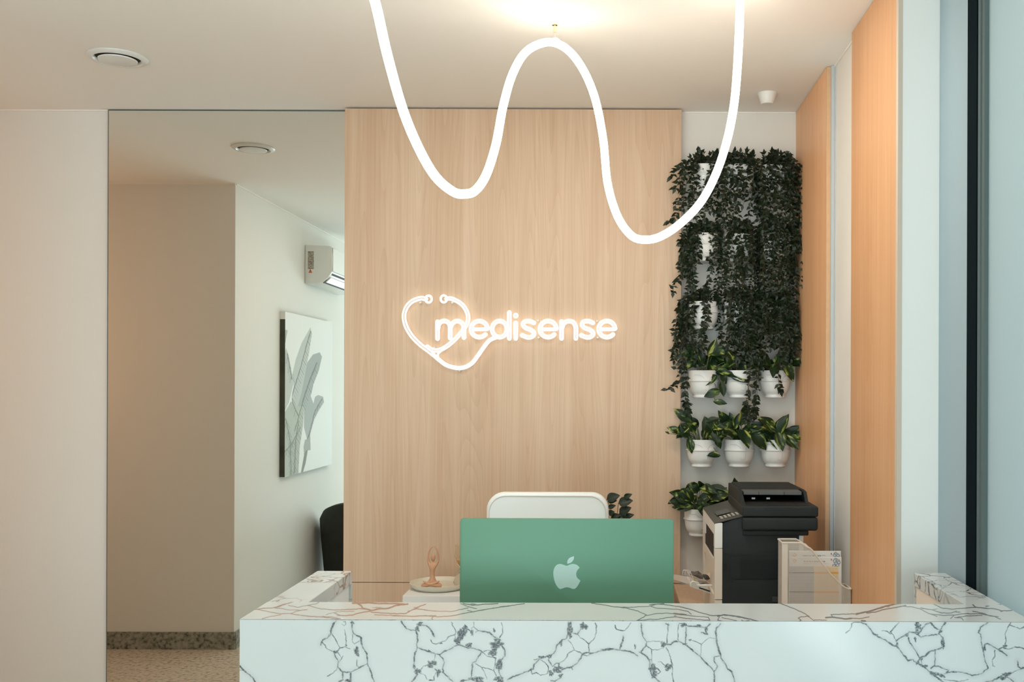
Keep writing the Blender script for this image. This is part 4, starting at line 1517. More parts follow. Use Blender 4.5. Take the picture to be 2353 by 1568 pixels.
fx0, _ = z7p(300, 0)
fx1, _ = z7p(1405, 0)
flyer(fx0, fx1, 1230 + 335 / 9.221, YH + .045, 'rear flyer, standing a little higher in the magazine holder', paint_back)
flyer(fx0 + .5, 1780 + 1418 / 9.221, 1230 + 462 / 9.221, YH + .030, 'front flyer with grey and orange columns in the magazine holder', paint_front)

# ================================================================== PLANT WALL
RP = [(0, .004), (.038, .004), (.0415, .0), (.0425, .004), (.0425, .010), (.040, .0135), (.0490, .020), (.0555, .034), (.0592, .050), (.0608, .066), (.0612, .068), (.0652, .0695), (.0652, .0725),
      (.0612, .0745), (.0615, .085), (.0625, .112), (.0632, .1145), (.0605, .1150), (.0590, .112), (.0575, .100), (0, .100)]


def rad_at(z):
    pts = [(h, r) for r, h in RP[5:17]]
    for (h0, r0), (h1, r1) in zip(pts[:-1], pts[1:]):
        if h0 <= z <= h1 and h1 > h0:
            return r0 + (r1 - r0) * (z - h0) / (h1 - h0)
    return .062


potm = MB().lathe(RP, (0, 0, 0), 40)
pot_me = mesh('pot', potm.v, potm.f, True)
pot_me.materials.append(POT)
em_ = MB()
for ln in ([(850, 880), (940, 880), (1010, 910), (1045, 950)], [(1300, 880), (1220, 890), (1170, 930), (1150, 1000)],
           [(1147, 1050), (1145, 1100), (1140, 1165), (1120, 1187), (1065, 1175)]):
    pts = []
    for q in cat([Vector((x, y, 0)) for x, y in ln], 5):
        xx = (q.x - 1052) / 8.71 * 4.13 / 2300
        zz_ = (1340 - q.y) / 8.71 * 4.13 / 2300
        r_ = rad_at(zz_) + .0002
        xx = max(-r_ * .97, min(r_ * .97, xx))
        pts.append(Vector((xx, -math.sqrt(max(r_ * r_ - xx * xx, 0)), zz_)))
    em_.tube(pts, .0007, 5)
emb_me = mesh('embossed_line', em_.v, em_.f, True)
emb_me.materials.append(EMB)
so_ = MB().lathe([(0, .1055), (.055, .1050), (.0575, .103), (.0575, .1005), (0, .1005)], (0, 0, 0), 24)
soil_me = mesh('soil', so_.v, so_.f)
soil_me.materials.append(SOIL)
br_ = MB().box(-.022, .022, .055, .0765, .060, .078)
brk_me = mesh('wall_bracket', br_.v, br_.f)
brk_me.materials.append(WHPL)

YPOT = WB - .078
cols = [1616, 1698, 1781]
rows_base = [446, 603, 758, 915, 1073, 1231]
ROWN = ['top', 'second', 'third', 'fourth', 'fifth', 'bottom']
COLN = ['left', 'middle', 'right']


class NPMesh:
    def __init__(s):
        s.v, s.f, s.n = [], [], 0

    def add(s, v, f):
        s.v.append(v)
        s.f.append(f + s.n)
        s.n += len(v)

    def build(s, name, mat_, parent):
        if not s.v:
            return None
        v, f = np.concatenate(s.v), np.concatenate(s.f)
        me_ = bpy.data.meshes.new(name)
        me_.vertices.add(len(v))
        me_.vertices.foreach_set('co', v.astype(np.float32).ravel())
        me_.loops.add(f.size)
        me_.loops.foreach_set('vertex_index', f.astype(np.int32).ravel())
        me_.polygons.add(len(f))
        me_.polygons.foreach_set('loop_start', np.arange(0, f.size, f.shape[1], dtype=np.int32))
        me_.polygons.foreach_set('loop_total', np.full(len(f), f.shape[1], np.int32))
        me_.update(calc_edges=True)
        o_ = link(name, me_, mat_, parent)
        return o_


LEAFV = np.array([[0, 0, 0], [-.23, .25, .10], [-.29, .48, .13], [-.15, .78, .05], [0, 1.08, -.12], [.15, .78, .05], [.29, .48, .13], [.23, .25, .10], [0, .5, 0]])
LEAFF = np.array([[0, 7, 8, 1], [8, 7, 6, 5], [1, 8, 3, 2], [8, 5, 4, 3]])


def put_leaf(nm, p, d, up, L_, wd=1.0):
    d = np.array(d, float)
    d /= np.linalg.norm(d) + 1e-9
    up = np.array(up, float)
    z = up - d * up.dot(d)
    z /= np.linalg.norm(z) + 1e-9
    x = np.cross(d, z)
    v = LEAFV * np.array([L_ * wd, L_, L_])
    nm.add(p + v[:, :1] * x + v[:, 1:2] * d + v[:, 2:] * z, LEAFF)


def ivy(root, seed, n_str, lmin, lmax, xspread=.07, side=0, extra=()):
    """hanging strands of small pointed leaves; local coordinates of the pot"""
    r = random.Random(seed)
    leaves, stems = NPMesh(), MB()
    strands = []
    for i in range(n_str):
        a = r.uniform(0, 2 * PI)
        x0, y0 = .035 * math.cos(a), .03 * math.sin(a)
        xt = r.uniform(-xspread, xspread) + side * r.random() * .04
        yt = -r.uniform(.045, .085) if abs(xt) < .062 else -r.uniform(-.03, .07)
        Ls = r.uniform(lmin, lmax)
        up_ = r.uniform(.015, .05)
        pts = [Vector((x0, y0, .102)), Vector(((x0 + xt) / 2, (y0 + yt) / 2, .115 + up_)), Vector((xt, yt, .105))]
        n = max(2, int(Ls / .04))
        x, y = xt, yt
        for k in range(1, n + 1):
            x += r.uniform(-.010, .010) + side * .002
            y += r.uniform(-.005, .005)
            y = min(y, .05)
            pts.append(Vector((x, y, .105 - Ls * k / n)))
        strands.append((pts, 1.0))
    for i in range(9):   # short upright sprigs
        a = r.uniform(0, 2 * PI)
        x0 = .045 * math.cos(a)
        xt = x0 + r.uniform(-.03, .03)
        strands.append(([Vector((x0, .02 * math.sin(a), .102)), Vector((x0 + (xt - x0) * .6, -.01, .125)), Vector((xt, r.uniform(-.05, .01), .125 + r.uniform(.01, .045)))], 1.0))
    for e_ in extra:
        strands.append(([Vector(q) for q in e_], 1.15))
    for pts, sc_ in strands:
        cv = cat(pts, 5)
        stems.tube(cv, .0009, 4, cap=False)
        # leaves at even steps, alternating
        acc, sgn = 0, 1
        for a, b in zip(cv[:-1], cv[1:]):
            seg = (b - a)
            acc += seg.length
            if acc > .0085:
                acc = 0
                sgn = -sgn
                t = seg.normalized()
                for rep in range(2 if r.random() < .55 else 1):
                    s2 = sgn if rep == 0 else -sgn
                    d = Vector((s2 * r.uniform(.2, 1.0), r.uniform(-.9, .35), r.uniform(-.6, .7))) + t * r.uniform(.1, .9)
                    up_ = Vector((r.uniform(-.5, .5), -1, r.uniform(-.2, .9)))
                    put_leaf(leaves, np.array(b), d, up_, r.uniform(.015, .026) * sc_, r.uniform(.75, 1.15))
        d = (cv[-1] - cv[-2])
        put_leaf(leaves, np.array(cv[-1]), d, (0, -1, .3), .022 * sc_)
    lo_ = leaves.build('foliage', IVY, root)
    lo_['kind'] = 'stuff'
    st_ = stems.build('vines', STEM, root)
    st_['kind'] = 'stuff'


PL = [leaf_mesh('pothos_leaf', .075, .046, .16, .28, .5), leaf_mesh('pothos_leaf', .062, .034, .22, .15, .4), leaf_mesh('pothos_leaf', .05, .034, .12, .38, .5)]
for m_ in PL:
    m_.materials.append(POTHOS)


def pothos(root, seed, n, spread=.075, rise=.085, extra=()):
    n = int(n * 1.35)
    r = random.Random(seed)
    stems = MB()
    spots = []
    for i in range(n):
        a = 2 * PI * i / n + r.uniform(-.3, .3)
        rad_ = spread * r.uniform(.35, 1.0)
        h_ = .120 + rise * r.uniform(.05, 1.0) * (1.15 - rad_ / spread * .6)
        p = Vector((rad_ * math.cos(a), max(-.09, min(.02, rad_ * math.sin(a) * .8 - .015)), h_))
        d = Vector((math.cos(a) * r.uniform(.5, 1.3), -r.uniform(.1, .7), r.uniform(-.75, .9)))
        spots.append((p, d, r.randrange(3), r.uniform(.85, 1.2)))
    for (x, z, dx, dz_, k, s_) in extra:
        spots.append((Vector((x, -.05, z)), Vector((dx, -.25, dz_)), k, s_))
    for p, d, k, s_ in spots:
        o_ = bpy.data.objects.new('leaf', PL[k])
        C.objects.link(o_)
        o_.parent = root
        aim(o_, p, d, (r.uniform(-.4, .4), -1, r.uniform(.1, .9)))
        o_.scale = (s_, s_, s_)
        q0 = Vector((p.x * .3, p.y * .3, .10))
        stems.tube(cat([q0, (q0 + p) / 2 + Vector((0, -.005, .012)), p], 4), .0013, 5)
    stems.build('stem', GSTEM, root)


for ri in range(6):
    for ci in range(3):
        bx = cols[ci] - (4 if ri == 4 and ci == 0 else 0) - (10 if ri == 5 and ci == 0 else 0)
        q = P(bx, rows_base[ri], YPOT)
        iv = ri < 3
        where = 'leftmost' if ci == 0 else ('centre' if ci == 1 else 'rightmost')
        if iv:
            lab = 'white wall pot with dark trailing ivy, %s pot of the %s row' % (where, ROWN[ri])
        else:
            lab = 'white wall pot with %s pothos leaves, %s pot of the %s row' % ('yellow-streaked' if not (ri == 3 and ci == 2) else 'dark green', where, ROWN[ri])
        rt = empty('potted_ivy' if iv else 'potted_pothos', (q.x, YPOT, q.z), lab, 'plant', 'wall pots of ivy' if iv else 'wall pots of pothos')
        pt_ = link('pot', pot_me, None, rt)
        link('embossed_line', emb_me, None, pt_)
        link('soil', soil_me, None, rt)
        link('wall_bracket', brk_me, None, rt)
        sd0 = 100 + ri * 10 + ci
        if iv:
            ex = ()
            side = -1 if ci == 0 else (.4 if ci == 2 else 0)
            if ci == 0 and ri == 0:
                ex = ([(-.03, -.02, .10), (-.07, -.05, .12), (-.11, -.07, .09), (-.14, -.07, .055)], [(-.04, -.02, .10), (-.08, -.06, .09), (-.10, -.07, .0), (-.12, -.07, -.06)],
                      [(-.04, -.02, .10), (-.07, -.06, .05), (-.09, -.07, -.05), (-.125, -.07, -.11), (-.15, -.07, -.13)], [(-.03, -.03, .1), (-.08, -.07, .08), (-.12, -.07, .01)])
            if ci == 0 and ri == 2:
                ex = ([(-.03, -.02, .10), (-.07, -.06, .14), (-.11, -.07, .06), (-.125, -.07, -.05), (-.12, -.07, -.15), (-.10, -.07, -.21), (-.14, -.07, -.245), (-.155, -.07, -.25)],
                      [(-.03, -.04, .10), (-.07, -.065, .06), (-.09, -.07, -.1), (-.085, -.07, -.22), (-.075, -.07, -.30), (-.065, -.07, -.345)],
                      [(-.02, -.04, .10), (-.06, -.065, .06), (-.095, -.07, -.08), (-.08, -.07, -.2), (-.08, -.07, -.30), (-.07, -.07, -.335)])
            if ci == 0 and ri == 1:
                ex = ([(-.03, -.02, .10), (-.08, -.06, .08), (-.10, -.07, -.06), (-.125, -.07, -.10), (-.13, -.07, -.13)],)
            if ci == 1 and ri == 2:
                ex = ([(.02, -.05, .10), (.0, -.075, .0), (.02, -.08, -.15), (.03, -.075, -.27), (.025, -.07, -.33), (.02, -.07, -.37)],
                      [(.03, -.05, .10), (.05, -.075, .0), (.06, -.08, -.15), (.065, -.075, -.27), (.06, -.07, -.33), (.045, -.07, -.375)],
                      [(.02, -.05, .10), (.03, -.078, .0), (.04, -.08, -.15), (.03, -.078, -.25), (.03, -.07, -.35)],
                      [(.03, -.05, .10), (.05, -.075, .0), (.07, -.08, -.15), (.06, -.078, -.25), (.055, -.07, -.355)])
            if ci == 2 and ri == 2:
                ex = ([(.0, -.05, .10), (.0, -.08, .0), (.01, -.085, -.12), (.0, -.085, -.2), (.01, -.085, -.255)],)
            dens = (9, 18, 21) if ri == 0 else ((16, 19, 21) if ri == 1 else (14, 23, 28))
            lmax = (.24, .30, .34)[ci] if ri < 2 else (.27, .27, .25)[ci]
            lmin = .08 if ri < 2 else .12
            ivy(rt, sd0, dens[ci], lmin, lmax, .092 if ci else .080, side, ex)
        elif ri == 3:
            if ci == 0:
                pothos(rt, sd0, 15, .075, .10, ((.055, .115, .9, -.2, 1, .9), (.07, .10, .5, -.9, 2, .9), (.045, .09, -.8, -.6, 1, 1.0), (.07, .06, .2, -1, 1, .9), (.085, .13, .7, .5, 2, 1),
                                                (.075, .10, 1, -.15, 1, 1.05), (.055, .028, -1, -.35, 2, 1.15), (.045, -.015, 1, -.12, 1, .8), (.09, .15, .1, .9, 1, .9)))
            elif ci == 1:
                pothos(rt, sd0, 10, .06, .07, ((-.02, .10, .9, -.3, 0, .9), (-.03, .13, -.4, .9, 1, 1), (-.03, .085, 1, -.25, 1, 1.1)))
            else:
                pothos(rt, sd0, 14, .075, .05)
        elif ri == 4:
            if ci == 0:
                pothos(rt, sd0, 17, .085, .10, ((-.10, .15, -.9, .35, 2, .95), (-.09, .13, -.1, 1, 1, .8), (-.055, .115, .2, -1, 0, .75), (.05, .19, .3, -1, 0, 1), (.02, .19, .9, .3, 1, .9),
                                                (.065, .05, -1, .1, 1, .85), (.055, .12, .6, -1, 2, .9), (-.14, .14, -.5, .3, 1, .3)))
            elif ci == 1:
                pothos(rt, sd0, 18, .08, .10, ((-.06, .16, -1, .2, 0, .9), (.03, .15, .9, .3, 0, 1.05), (.005, .125, .3, -.8, 2, .8), (-.02, .17, .2, 1, 1, .9)))
            else:
                pothos(rt, sd0, 13, .065, .07, ((.01, .15, .35, 1, 0, 1.05), (-.01, .14, -1, .55, 0, .95), (.05, .12, 1, .1, 2, 1.1), (-.03, .12, .5, -.5, 0, .8)))
        else:
            if ci == 0:
                pothos(rt, sd0, 18, .09, .10, ((-.05, .15, -.9, .5, 0, .95), (-.03, .15, -.5, 1, 1, .9), (-.04, .13, -1, -.05, 0, 1), (.0, .15, .9, .7, 0, .9), (.06, .16, -.5, 1, 0, 1.0),
                                                (.04, .16, .9, .3, 0, 1.05), (.03, .13, .5, -1, 0, .9), (-.07, .14, -.4, .9, 1, .7)))
            else:
                pothos(rt, sd0, 10, .07, .07, ((-.03, .18, .7, .6, 1, .8), (.0, .175, .9, .4, 1, .9)) if ci == 1 else ((.02, .175, .9, -.3, 1, 1.0), (.0, .165, .8, .1, 1, .8)))

# ================================================================== NEON ROPE LAMP
rope_px = [(842, -200, 2.45), (845, -110, 2.46), (850, -40, 2.48), (866, 20, 2.5), (891, 130, 2.53), (925, 250, 2.58), (962, 340, 2.63), (1000, 405, 2.7), (1040, 440, 2.75), (1066, 446, 2.78),
           (1092, 438, 2.82), (1118, 400, 2.87), (1140, 330, 2.93), (1156, 245, 3.0), (1178, 170, 3.08), (1210, 118, 3.15), (1258, 97, 3.2), (1300, 111, 3.2), (1337, 155, 3.2), (1367, 225, 3.2),
           (1386, 320, 3.2), (1396, 420, 3.2), (1418, 495, 3.2), (1448, 539, 3.2), (1477, 551, 3.2), (1515, 545, 3.2), (1562, 515, 3.18), (1610, 465, 3.16), (1645, 400, 3.14), (1670, 325, 3.1),
           (1686, 245, 3.06), (1694, 160, 3.0), (1699, 60, 2.95), (1701, -40, 2.9), (1701, -150, 2.86), (1700, -215, 2.84)]
rp = []
for (x, y, Y) in rope_px:
    q = P(x, y, Y)
    q.z = min(q.z, CEIL - 0.004)
    rp.append(q)
no = Vector((0.0, 3.0, CEIL))
ne = empty('neon_rope_light', no, 'glowing white flexible neon tube looping down from the ceiling above the counter', 'lamp')
MB(no).tube(cat(rp, 8), .0125, 16).build('light_tube', NEON, ne, smooth=True)
# further loops added over the visitors' side, unseen, to brighten the ceiling
fill_loops = [(-0.62, 2.44, 2.696), (-0.68, 2.30, 2.68), (-0.80, 2.05, 2.56), (-0.92, 1.80, 2.45), (-1.02, 1.55, 2.50), (-1.08, 1.35, 2.64), (-1.02, 1.15, 2.66), (-0.85, 0.95, 2.52), (-0.62, 0.75, 2.42),
      (-0.35, 0.60, 2.46), (-0.12, 0.55, 2.62), (0.10, 0.60, 2.66), (0.30, 0.80, 2.50), (0.45, 1.10, 2.42), (0.52, 1.45, 2.48), (0.50, 1.75, 2.62), (0.42, 2.0, 2.68)]
MB(no).tube(cat([Vector(q) for q in fill_loops], 8), .0125, 16).build('light_tube', NEON, ne, smooth=True)
hk = MB(no)
hp = P(1275, 58, 3.235)
hk.tube([(hp.x, 3.235, CEIL - .0005), (hp.x, 3.235, CEIL - .004), (hp.x, 3.235, CEIL - .004)], .008, 12)
hk.tube([(hp.x, 3.235, CEIL - .003), (hp.x, 3.235, CEIL - .026)], .0045, 10)
hk.build('ceiling_hook', BRASS, ne, smooth=True)
q1 = P(1276, 96, 3.2)
wr_ = MB(no)
wr_.tube([(q1.x + .0 + .0155 * math.cos(a), 3.2 + .004 * math.sin(a), q1.z - .001 + .0155 * math.sin(a)) for a in [2 * PI * k / 16 for k in range(16)]], .0012, 6, closed=True)
wr_.tube([(hp.x, 3.235, CEIL - .026), (q1.x, 3.2, q1.z + .014)], .001, 5)
wr_.build('cable_tie', CLEARP, ne)

# ================================================================== NEON SIGN
YS = PY - 0.022
sg_o = P(1170, 760, YS)
sg = empty('neon_sign', sg_o, 'glowing white neon sign reading medisense with a stethoscope heart outline on the oak panel', 'sign')
Z4 = 4.2018
K = 1 / 2300 * YS


def z4(x, y):
    return P(890 + x / Z4, 650 + y / Z4, YS)


def outline(center, half):
    """closed capsule-like loop around a centreline (metres, in the sign plane)"""
    c = [Vector((p.x, p.z)) for p in center]
    n = len(c)
    L_, R_ = [], []
    for i in range(n):
        t = (c[min(i + 1, n - 1)] - c[max(i - 1, 0)])
        t.normalize()
        nn = Vector((-t.y, t.x))
        L_.append(c[i] + nn * half)
        R_.append(c[i] - nn * half)
    t1 = (c[-1] - c[-2]).normalized()
    t0 = (c[0] - c[1]).normalized()

    def capp(p, t, a, b):
        nn = Vector((-t.y, t.x))
        return [p + nn * half * math.cos(k * PI / 6) + t * half * math.sin(k * PI / 6) for k in range(1, 6)]
    loop = L_ + capp(c[-1], t1, 0, 0) + R_[::-1] + capp(c[0], t0, 0, 0)
    return [Vector((q.x, YS, q.y)) for q in loop]


def stroke(mb, pts, sm=6, half=3.0, rad=2.35):
    ctr = cat([z4(x, y) for x, y in pts], sm) if len(pts) > 2 else [z4(*pts[0]), (z4(*pts[0]) + z4(*pts[1])) / 2, z4(*pts[1])]
    mb.tube(outline(ctr, half * K), rad * K, 8, closed=True)


def arcp(cx, cy, rx, ry, a0, a1, n=20):
    return [(cx + rx * math.cos(math.radians(a0 + (a1 - a0) * k / n)), cy - ry * math.sin(math.radians(a0 + (a1 - a0) * k / n))) for k in range(n + 1)]


def letter_e(cx):
    m_ = MB(sg_o)
    stroke(m_, arcp(cx, 448, 79, 78, 4, 318), 2)
    stroke(m_, [(cx - 58, 450), (cx + 76, 450)], half=2.2, rad=2.0)
    return m_


def letter_s(cx):
    m_ = MB(sg_o)
    stroke(m_, [(cx + 52, 388), (cx + 8, 371), (cx - 38, 378), (cx - 52, 408), (cx - 25, 437), (cx + 22, 455), (cx + 55, 485), (cx + 40, 518), (cx - 5, 528), (cx - 60, 508)], 4)
    return m_


mm_ = MB(sg_o)
stroke(mm_, [(485, 378), (485, 540)])
stroke(mm_, [(489, 440), (497, 400), (530, 373), (570, 373), (600, 400), (608, 440), (608, 535)], 4)
stroke(mm_, [(611, 430), (628, 395), (665, 371), (705, 378), (732, 405), (740, 440), (740, 530)], 4)
letters = [mm_, letter_e(888)]
dd = MB(sg_o)
stroke(dd, arcp(1084, 448, 72, 78, 0, 356), 2)
stroke(dd, [(1178, 288), (1178, 538)])
letters.append(dd)
ii = MB(sg_o)
stroke(ii, [(1240, 388), (1240, 538)])
ii.tube([z4(*q) for q in arcp(1240, 318, 17, 17, 0, 340, 14)], 2.4 * K, 8, closed=True)
letters += [ii, letter_s(1362), letter_e(1553)]
nn_ = MB(sg_o)
stroke(nn_, [(1682, 375), (1682, 538)])
stroke(nn_, [(1686, 435), (1702, 395), (1745, 371), (1790, 380), (1815, 412), (1821, 450), (1821, 538)], 4)
letters += [nn_, letter_s(1932), letter_e(2120)]
for m_ in letters:
    m_.build('letter', SIGN, sg, smooth=True)
sh = MB(sg_o)
stroke(sh, [(372, 158), (335, 150), (290, 158), (235, 183), (190, 230), (165, 290), (162, 350), (185, 430), (240, 520), (320, 600), (400, 660), (440, 693)], 5, half=3.1, rad=2.2)
stroke(sh, [(440, 693), (500, 745), (565, 793), (640, 818), (700, 824), (762, 811), (822, 772), (872, 708), (930, 625), (985, 558), (1045, 530)], 5, half=2.6, rad=2.2)
stroke(sh, [(572, 155), (610, 152), (660, 170), (715, 205), (755, 255), (779, 320), (772, 390), (735, 450), (670, 530), (600, 595), (530, 640), (470, 655), (425, 645), (385, 618)], 5, half=2.9, rad=2.2)
sh.tube([z4(*q) for q in cat([Vector((500, 740, 0)), Vector((488, 705, 0)), Vector((500, 675, 0)), Vector((560, 630, 0))], 5) for q in [(q.x, q.y)]], 2.4 * K, 8)
for cx_, cy_ in ((398, 158), (545, 156)):
    sh.tube([z4(*q) for q in arcp(cx_, cy_, 30, 34, 0, 342, 18)], 2.6 * K, 8, closed=True)
sh.build('stethoscope_outline', SIGN, sg, smooth=True)
for x, y in ((320, 192), (628, 192), (455, 628), (1455, 365), (1462, 530), (2025, 370), (2030, 530), (700, 845)):
    q = z4(x, y)
    so = MB(sg_o)
    so.tube([(q.x, PY - .0002, q.z), (q.x, YS - .006, q.z)], .0042, 10)
    so.build('standoff', WHPL, sg, smooth=True)

# ================================================================== CEILING FITTINGS
VX, VY = P(268, 135, 3.573).x, 3.573
VX = (268 - CX) / F * VY
vn = empty('ceiling_vent', (VX, VY, CEIL), 'round white ceiling ventilation valve with dark gap, above left of the mirror', 'ceiling vent')
VO = (VX, VY, CEIL)
MB(VO).lathe([(.070, -.0004), (.101, -.0004), (.102, -.004), (.094, -.010), (.082, -.012), (.077, -.008), (.074, -.0004)], VO, 48).build('ring', WHPL, vn, smooth=True)
MB(VO).lathe([(0, -.0006), (.0755, -.0006), (.0755, -.002), (0, -.002)], VO, 40).build('throat', BLACK, vn)
MB(VO).lathe([(0, -.007), (.060, -.008), (.0655, -.011), (.064, -.015), (.045, -.018), (0, -.019)], VO, 40).build('disc', WHPL, vn, smooth=True)
MB(VO).tube([(VX, VY, CEIL - .001), (VX, VY, CEIL - .014)], .006, 10).build('spindle', WHPL, vn)

q = P(1763, 212, 3.95)
SY = 1.173 * F / (213 - CY) * -1
SX = P(1763, 213, SY).x
sd2 = empty('smoke_detector', (SX, SY, CEIL), 'small white cone-shaped ceiling sensor above the plant wall', 'sensor')
DO = (SX, SY, CEIL)
MB(DO).lathe([(0, -.0003), (.037, -.0003), (.0375, -.004), (.026, -.040), (.023, -.044), (0, -.0445)], DO, 32).build('housing', WHPL, sd2, smooth=True)

# fixtures of the added fill lamps over the staff side, just above the view
for (x_, y_, p_), w_ in zip(FILL_LIGHTS, ('above the green computer', 'above the right half of the desk', 'left of the marble counter')):
    dl_ = empty('fill_downlight', (x_, y_, CEIL), 'unseen added round white ceiling downlight ' + w_, 'fill_light', 'unseen fill lamps added in the ceiling')
    MB((x_, y_, CEIL)).lathe([(.058, -.0003), (.074, -.0003), (.074, -.004), (.060, -.006), (.058, -.0003)], (x_, y_, CEIL), 32).build('ring', WHPL, dl_, smooth=True)
    MB((x_, y_, CEIL)).lathe([(0, -.0006), (.0575, -.0006), (.0575, -.0016), (0, -.0018)], (x_, y_, CEIL), 28).build('diffuser', SIGN, dl_, smooth=True)

# ================================================================== LEFT WALL THINGS (seen in the mirror)
XW = -2.18
# painting
py0_, py1_ = 1.915, 0.80
pz0_, pz1_ = CH - .600, CH + .490
pt = empty('canvas_painting', (XW, (py0_ + py1_) / 2, pz0_), 'unframed square canvas of grey-green banana leaves, seen in the mirror', 'painting')
PT = (XW, (py0_ + py1_) / 2, pz0_)
MB(PT).box(XW + .0005, XW + .035, py1_, py0_, pz0_, pz1_).build('stretcher', plain('dark_canvas_edge', (.05, .055, .035), .8, var=.6, vscale=12), pt)
MB(PT).box(XW + .0005, XW + .0352, py0_ - .0004, py0_ + .0004, pz1_ - .05, pz1_).build('canvas_wrap', PAPER, pt)
me, co, uu, vv = grid_mesh('canvas', (.0353, py0_ - PT[1], pz1_ - PT[2]), (0, py1_ - py0_, 0), (0, 0, pz0_ - pz1_), 300, 300)
Yv = 2 * (WB - .010) - (co[:, 1] + PT[1])
px, py = proj(co[:, 0] + XW, Yv, co[:, 2] + PT[2])
qx, qy = (px - 630) * 3.82, (py - 700) * 3.82
rgb = np.tile(np.array([[.80, .82, .80]]), (len(co), 1))
LV = [([(75,380),(80,240),(105,220),(118,230),(100,330)], (.42,.46,.42)),
      ([(60,520),(105,385),(125,440),(155,600),(168,700),(130,860),(60,1000)], (.50,.54,.50)),
      ([(318,200),(332,260),(305,430),(280,560),(235,850),(180,1010),(160,960),(155,800),(172,720),(158,620),(190,480),(240,340)], (.50,.54,.51)),
      ([(400,420),(420,460),(392,580),(345,700),(328,780),(300,850),(262,900),(225,1010),(190,1110),(175,1000),(240,780),(290,510),(340,440)], (.36,.40,.38)),
      ([(385,795),(430,810),(437,860),(395,925),(352,1010),(322,1120),(290,1190),(262,1080),(262,900),(305,760),(345,870),(358,812)], (.38,.42,.40)),
      ([(290,1170),(320,1120),(300,1250),(275,1400),(252,1478),(235,1478),(268,1290)], (.22,.24,.19)),
      ([(60,1000),(150,850),(200,890),(262,900),(255,1050),(225,1250),(212,1490),(60,1520)], (.45,.49,.43)),
      ([(300,1175),(270,1190),(258,1250),(262,1320),(280,1280),(320,1280),(316,1130)], (.36,.39,.34))]
for poly, colr in LV:
    rgb[poly_mask(qx, qy, poly)] = colr
inside = np.zeros(len(co), bool)
for poly, _c in LV:
    inside |= poly_mask(qx, qy, poly)
ribs = [[(320,235),(285,350),(230,560),(155,800)], [(375,510),(320,640),(260,820),(180,1110)], [(115,430),(135,540),(155,660)], [(155,820),(165,870),(210,980)],
        [(420,830),(360,930),(300,1160)], [(100,1000),(140,1200),(150,1500)], [(60,1330),(150,1230),(230,1080)], [(215,1020),(190,1200),(180,1480)]]
vl = np.zeros(len(co))
for i, rb in enumerate(ribs):
    draw_line(vl, qx, qy, rough_line(rb, 2, 20, i), 2.5, 3, .85)
    pts_ = rough_line(rb, 0, 26, i)
    for j, (a, b) in enumerate(zip(pts_[:-1], pts_[1:])):
        for s_ in (-1, 1):
            draw_line(vl, qx, qy, [a, (a[0] + s_ * 22 + 8, a[1] + (55 if s_ > 0 else 60))], 1.2, 2.5, .35 + .4 * ((j * 7 + i) % 3 == 0))
vl = np.where(inside, vl, 0)
rgb = rgb * (1 - vl[:, None]) + np.array([[.07, .075, .055]]) * vl[:, None]
set_col(me, 'print', rgb)
link('canvas', me, PRINT, pt)

# air conditioner
ay0, ay1, az0, az1 = 1.385, 0.52, CH + .728, CH + 1.003
ac = empty('air_conditioner', (XW, (ay0 + ay1) / 2, az0), 'white wall-mounted air conditioner with open louvre, seen in the mirror', 'air conditioner')
AO = (XW, (ay0 + ay1) / 2, az0)
ab = MB(AO)
prf = [(.002, az1), (.165, az1 - .004), (.190, az1 - .012), (.196, az1 - .10), (.192, az0 + .085), (.165, az0 + .045), (.120, az0 + .012), (.08, az0 + .002), (.002, az0)]
ab.prism([(XW + x, ay0, z) for x, z in prf], (0, ay1 - ay0, 0))
ab.build('housing', WHPL, ac, smooth=True, bevel=.003, sharp=25)


def pseg(x0, z0, x1, z1, th):
    d = Vector((x1 - x0, 0, z1 - z0)).normalized()
    n = Vector((d.z, 0, -d.x))
    return [Vector((XW + x0, 0, z0)), Vector((XW + x1, 0, z1)), Vector((XW + x1, 0, z1)) + n * th, Vector((XW + x0, 0, z0)) + n * th]


for nm_, mt_, (x0, z0, x1, z1, th) in (('air_slot', BLACK, (.186, az0 + .078, .120, az0 + .0115, -.0040)), ('louvre', WHPL, (.172, az0 + .050, .140, az0 + .018, -.0075))):
    pp = pseg(x0, z0, x1, z1, th)
    MB(AO).prism([(p.x, ay0 - .035, p.z) for p in pp], (0, ay1 - ay0 + .07, 0)).build(nm_, mt_, ac)
fp_ = MB(AO)
fp_.box(XW + .1945, XW + .1995, ay1 + .01, ay0 - .01, az0 + .09, az1 - .02)
fp_.build('front_panel', WHPL, ac, bevel=.001)
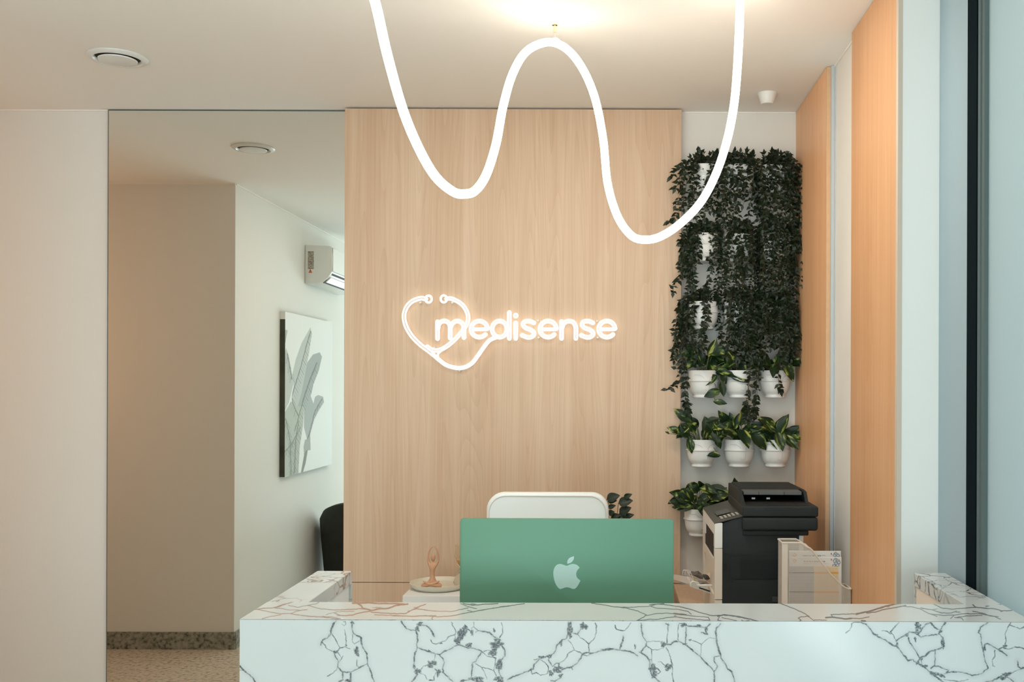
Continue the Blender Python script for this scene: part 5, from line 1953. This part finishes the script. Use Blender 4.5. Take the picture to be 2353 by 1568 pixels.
# rating sticker and warning triangle on the end face
me, co, uu, vv = grid_mesh('rating_label', (.022, ay0 - AO[1] + .0006, az1 - az0 - .045), (.042, 0, 0), (0, 0, -.125), 40, 90)
rgb = np.tile(np.array([[.50, .45, .38]]), (len(co), 1))
rr_ = np.random.default_rng(3)
cells = rr_.random((26, 9)) < .55
m_ = cells[np.clip((vv * 26).astype(int), 0, 25), np.clip((uu * 9).astype(int), 0, 8)] & ((vv * 26) % 1 < .55)
rgb[m_] = (.10, .08, .06)
rgb[(vv < .03) | (vv > .97)] = (.2, .16, .12)
set_col(me, 'print', rgb)
link('rating_label', me, PRINT, ac)
tr = MB(AO)
zc_ = az0 + .093
tr.prism([(XW + .026, ay0 + .0004, zc_ - .016), (XW + .054, ay0 + .0004, zc_ - .016), (XW + .040, ay0 + .0004, zc_ + .014)], (0, .0006, 0))
tr.build('warning_triangle', plain('warning_orange', (.75, .20, .04), .6), ac)
tr = MB(AO)
tr.box(XW + .0388, XW + .0412, ay0 + .001, ay0 + .0014, zc_ - .007, zc_ + .006)
tr.box(XW + .0385, XW + .0415, ay0 + .001, ay0 + .0014, zc_ - .0125, zc_ - .0095)
tr.build('warning_mark', BLACK, ac)

# armchair by the left wall
ax_, ay_ = -1.775, 0.98
ar = empty('tub_armchair', (ax_, ay_, 0), 'dark green velvet tub armchair by the left wall, seen in the mirror', 'armchair')
RO = (ax_, ay_, 0)
bm_ = MB(RO)
vs_, fs_ = [], []
nA = 28
for i in range(nA + 1):
    a = math.radians(-20 + 220 * i / nA)
    top = .48 + .20 * max(0, math.sin(a)) ** .65 + .02
    for (rr0, z0) in ((.36, .12), (.385, .40), (.395, top - .05), (.375, top - .01), (.345, top), (.30, top - .02), (.28, top - .07), (.29, .38), (.29, .12)):
        vs_.append((ax_ + rr0 * math.cos(a), ay_ + rr0 * math.sin(a), z0))
for i in range(nA):
    for k in range(9):
        l = (k + 1) % 9
        fs_.append((i * 9 + k, i * 9 + l, (i + 1) * 9 + l, (i + 1) * 9 + k))
fs_ += [tuple(range(9)), tuple(nA * 9 + k for k in range(8, -1, -1))]
bm_.add(vs_, fs_)
bm_.build('backrest', FABG, ar, smooth=True)
MB(RO).lathe([(0, .14), (.26, .14), (.285, .20), (.285, .40), (.26, .44), (0, .45)], RO, 32).build('seat', FABG, ar, smooth=True)
for dx_, dy_ in ((-.2, -.2), (.2, -.2), (-.2, .2), (.2, .2)):
    MB(RO).tube([(ax_ + dx_, ay_ + dy_, .001), (ax_ + dx_, ay_ + dy_, .14)], [.012, .02], 10).build('leg', DARKP, ar)
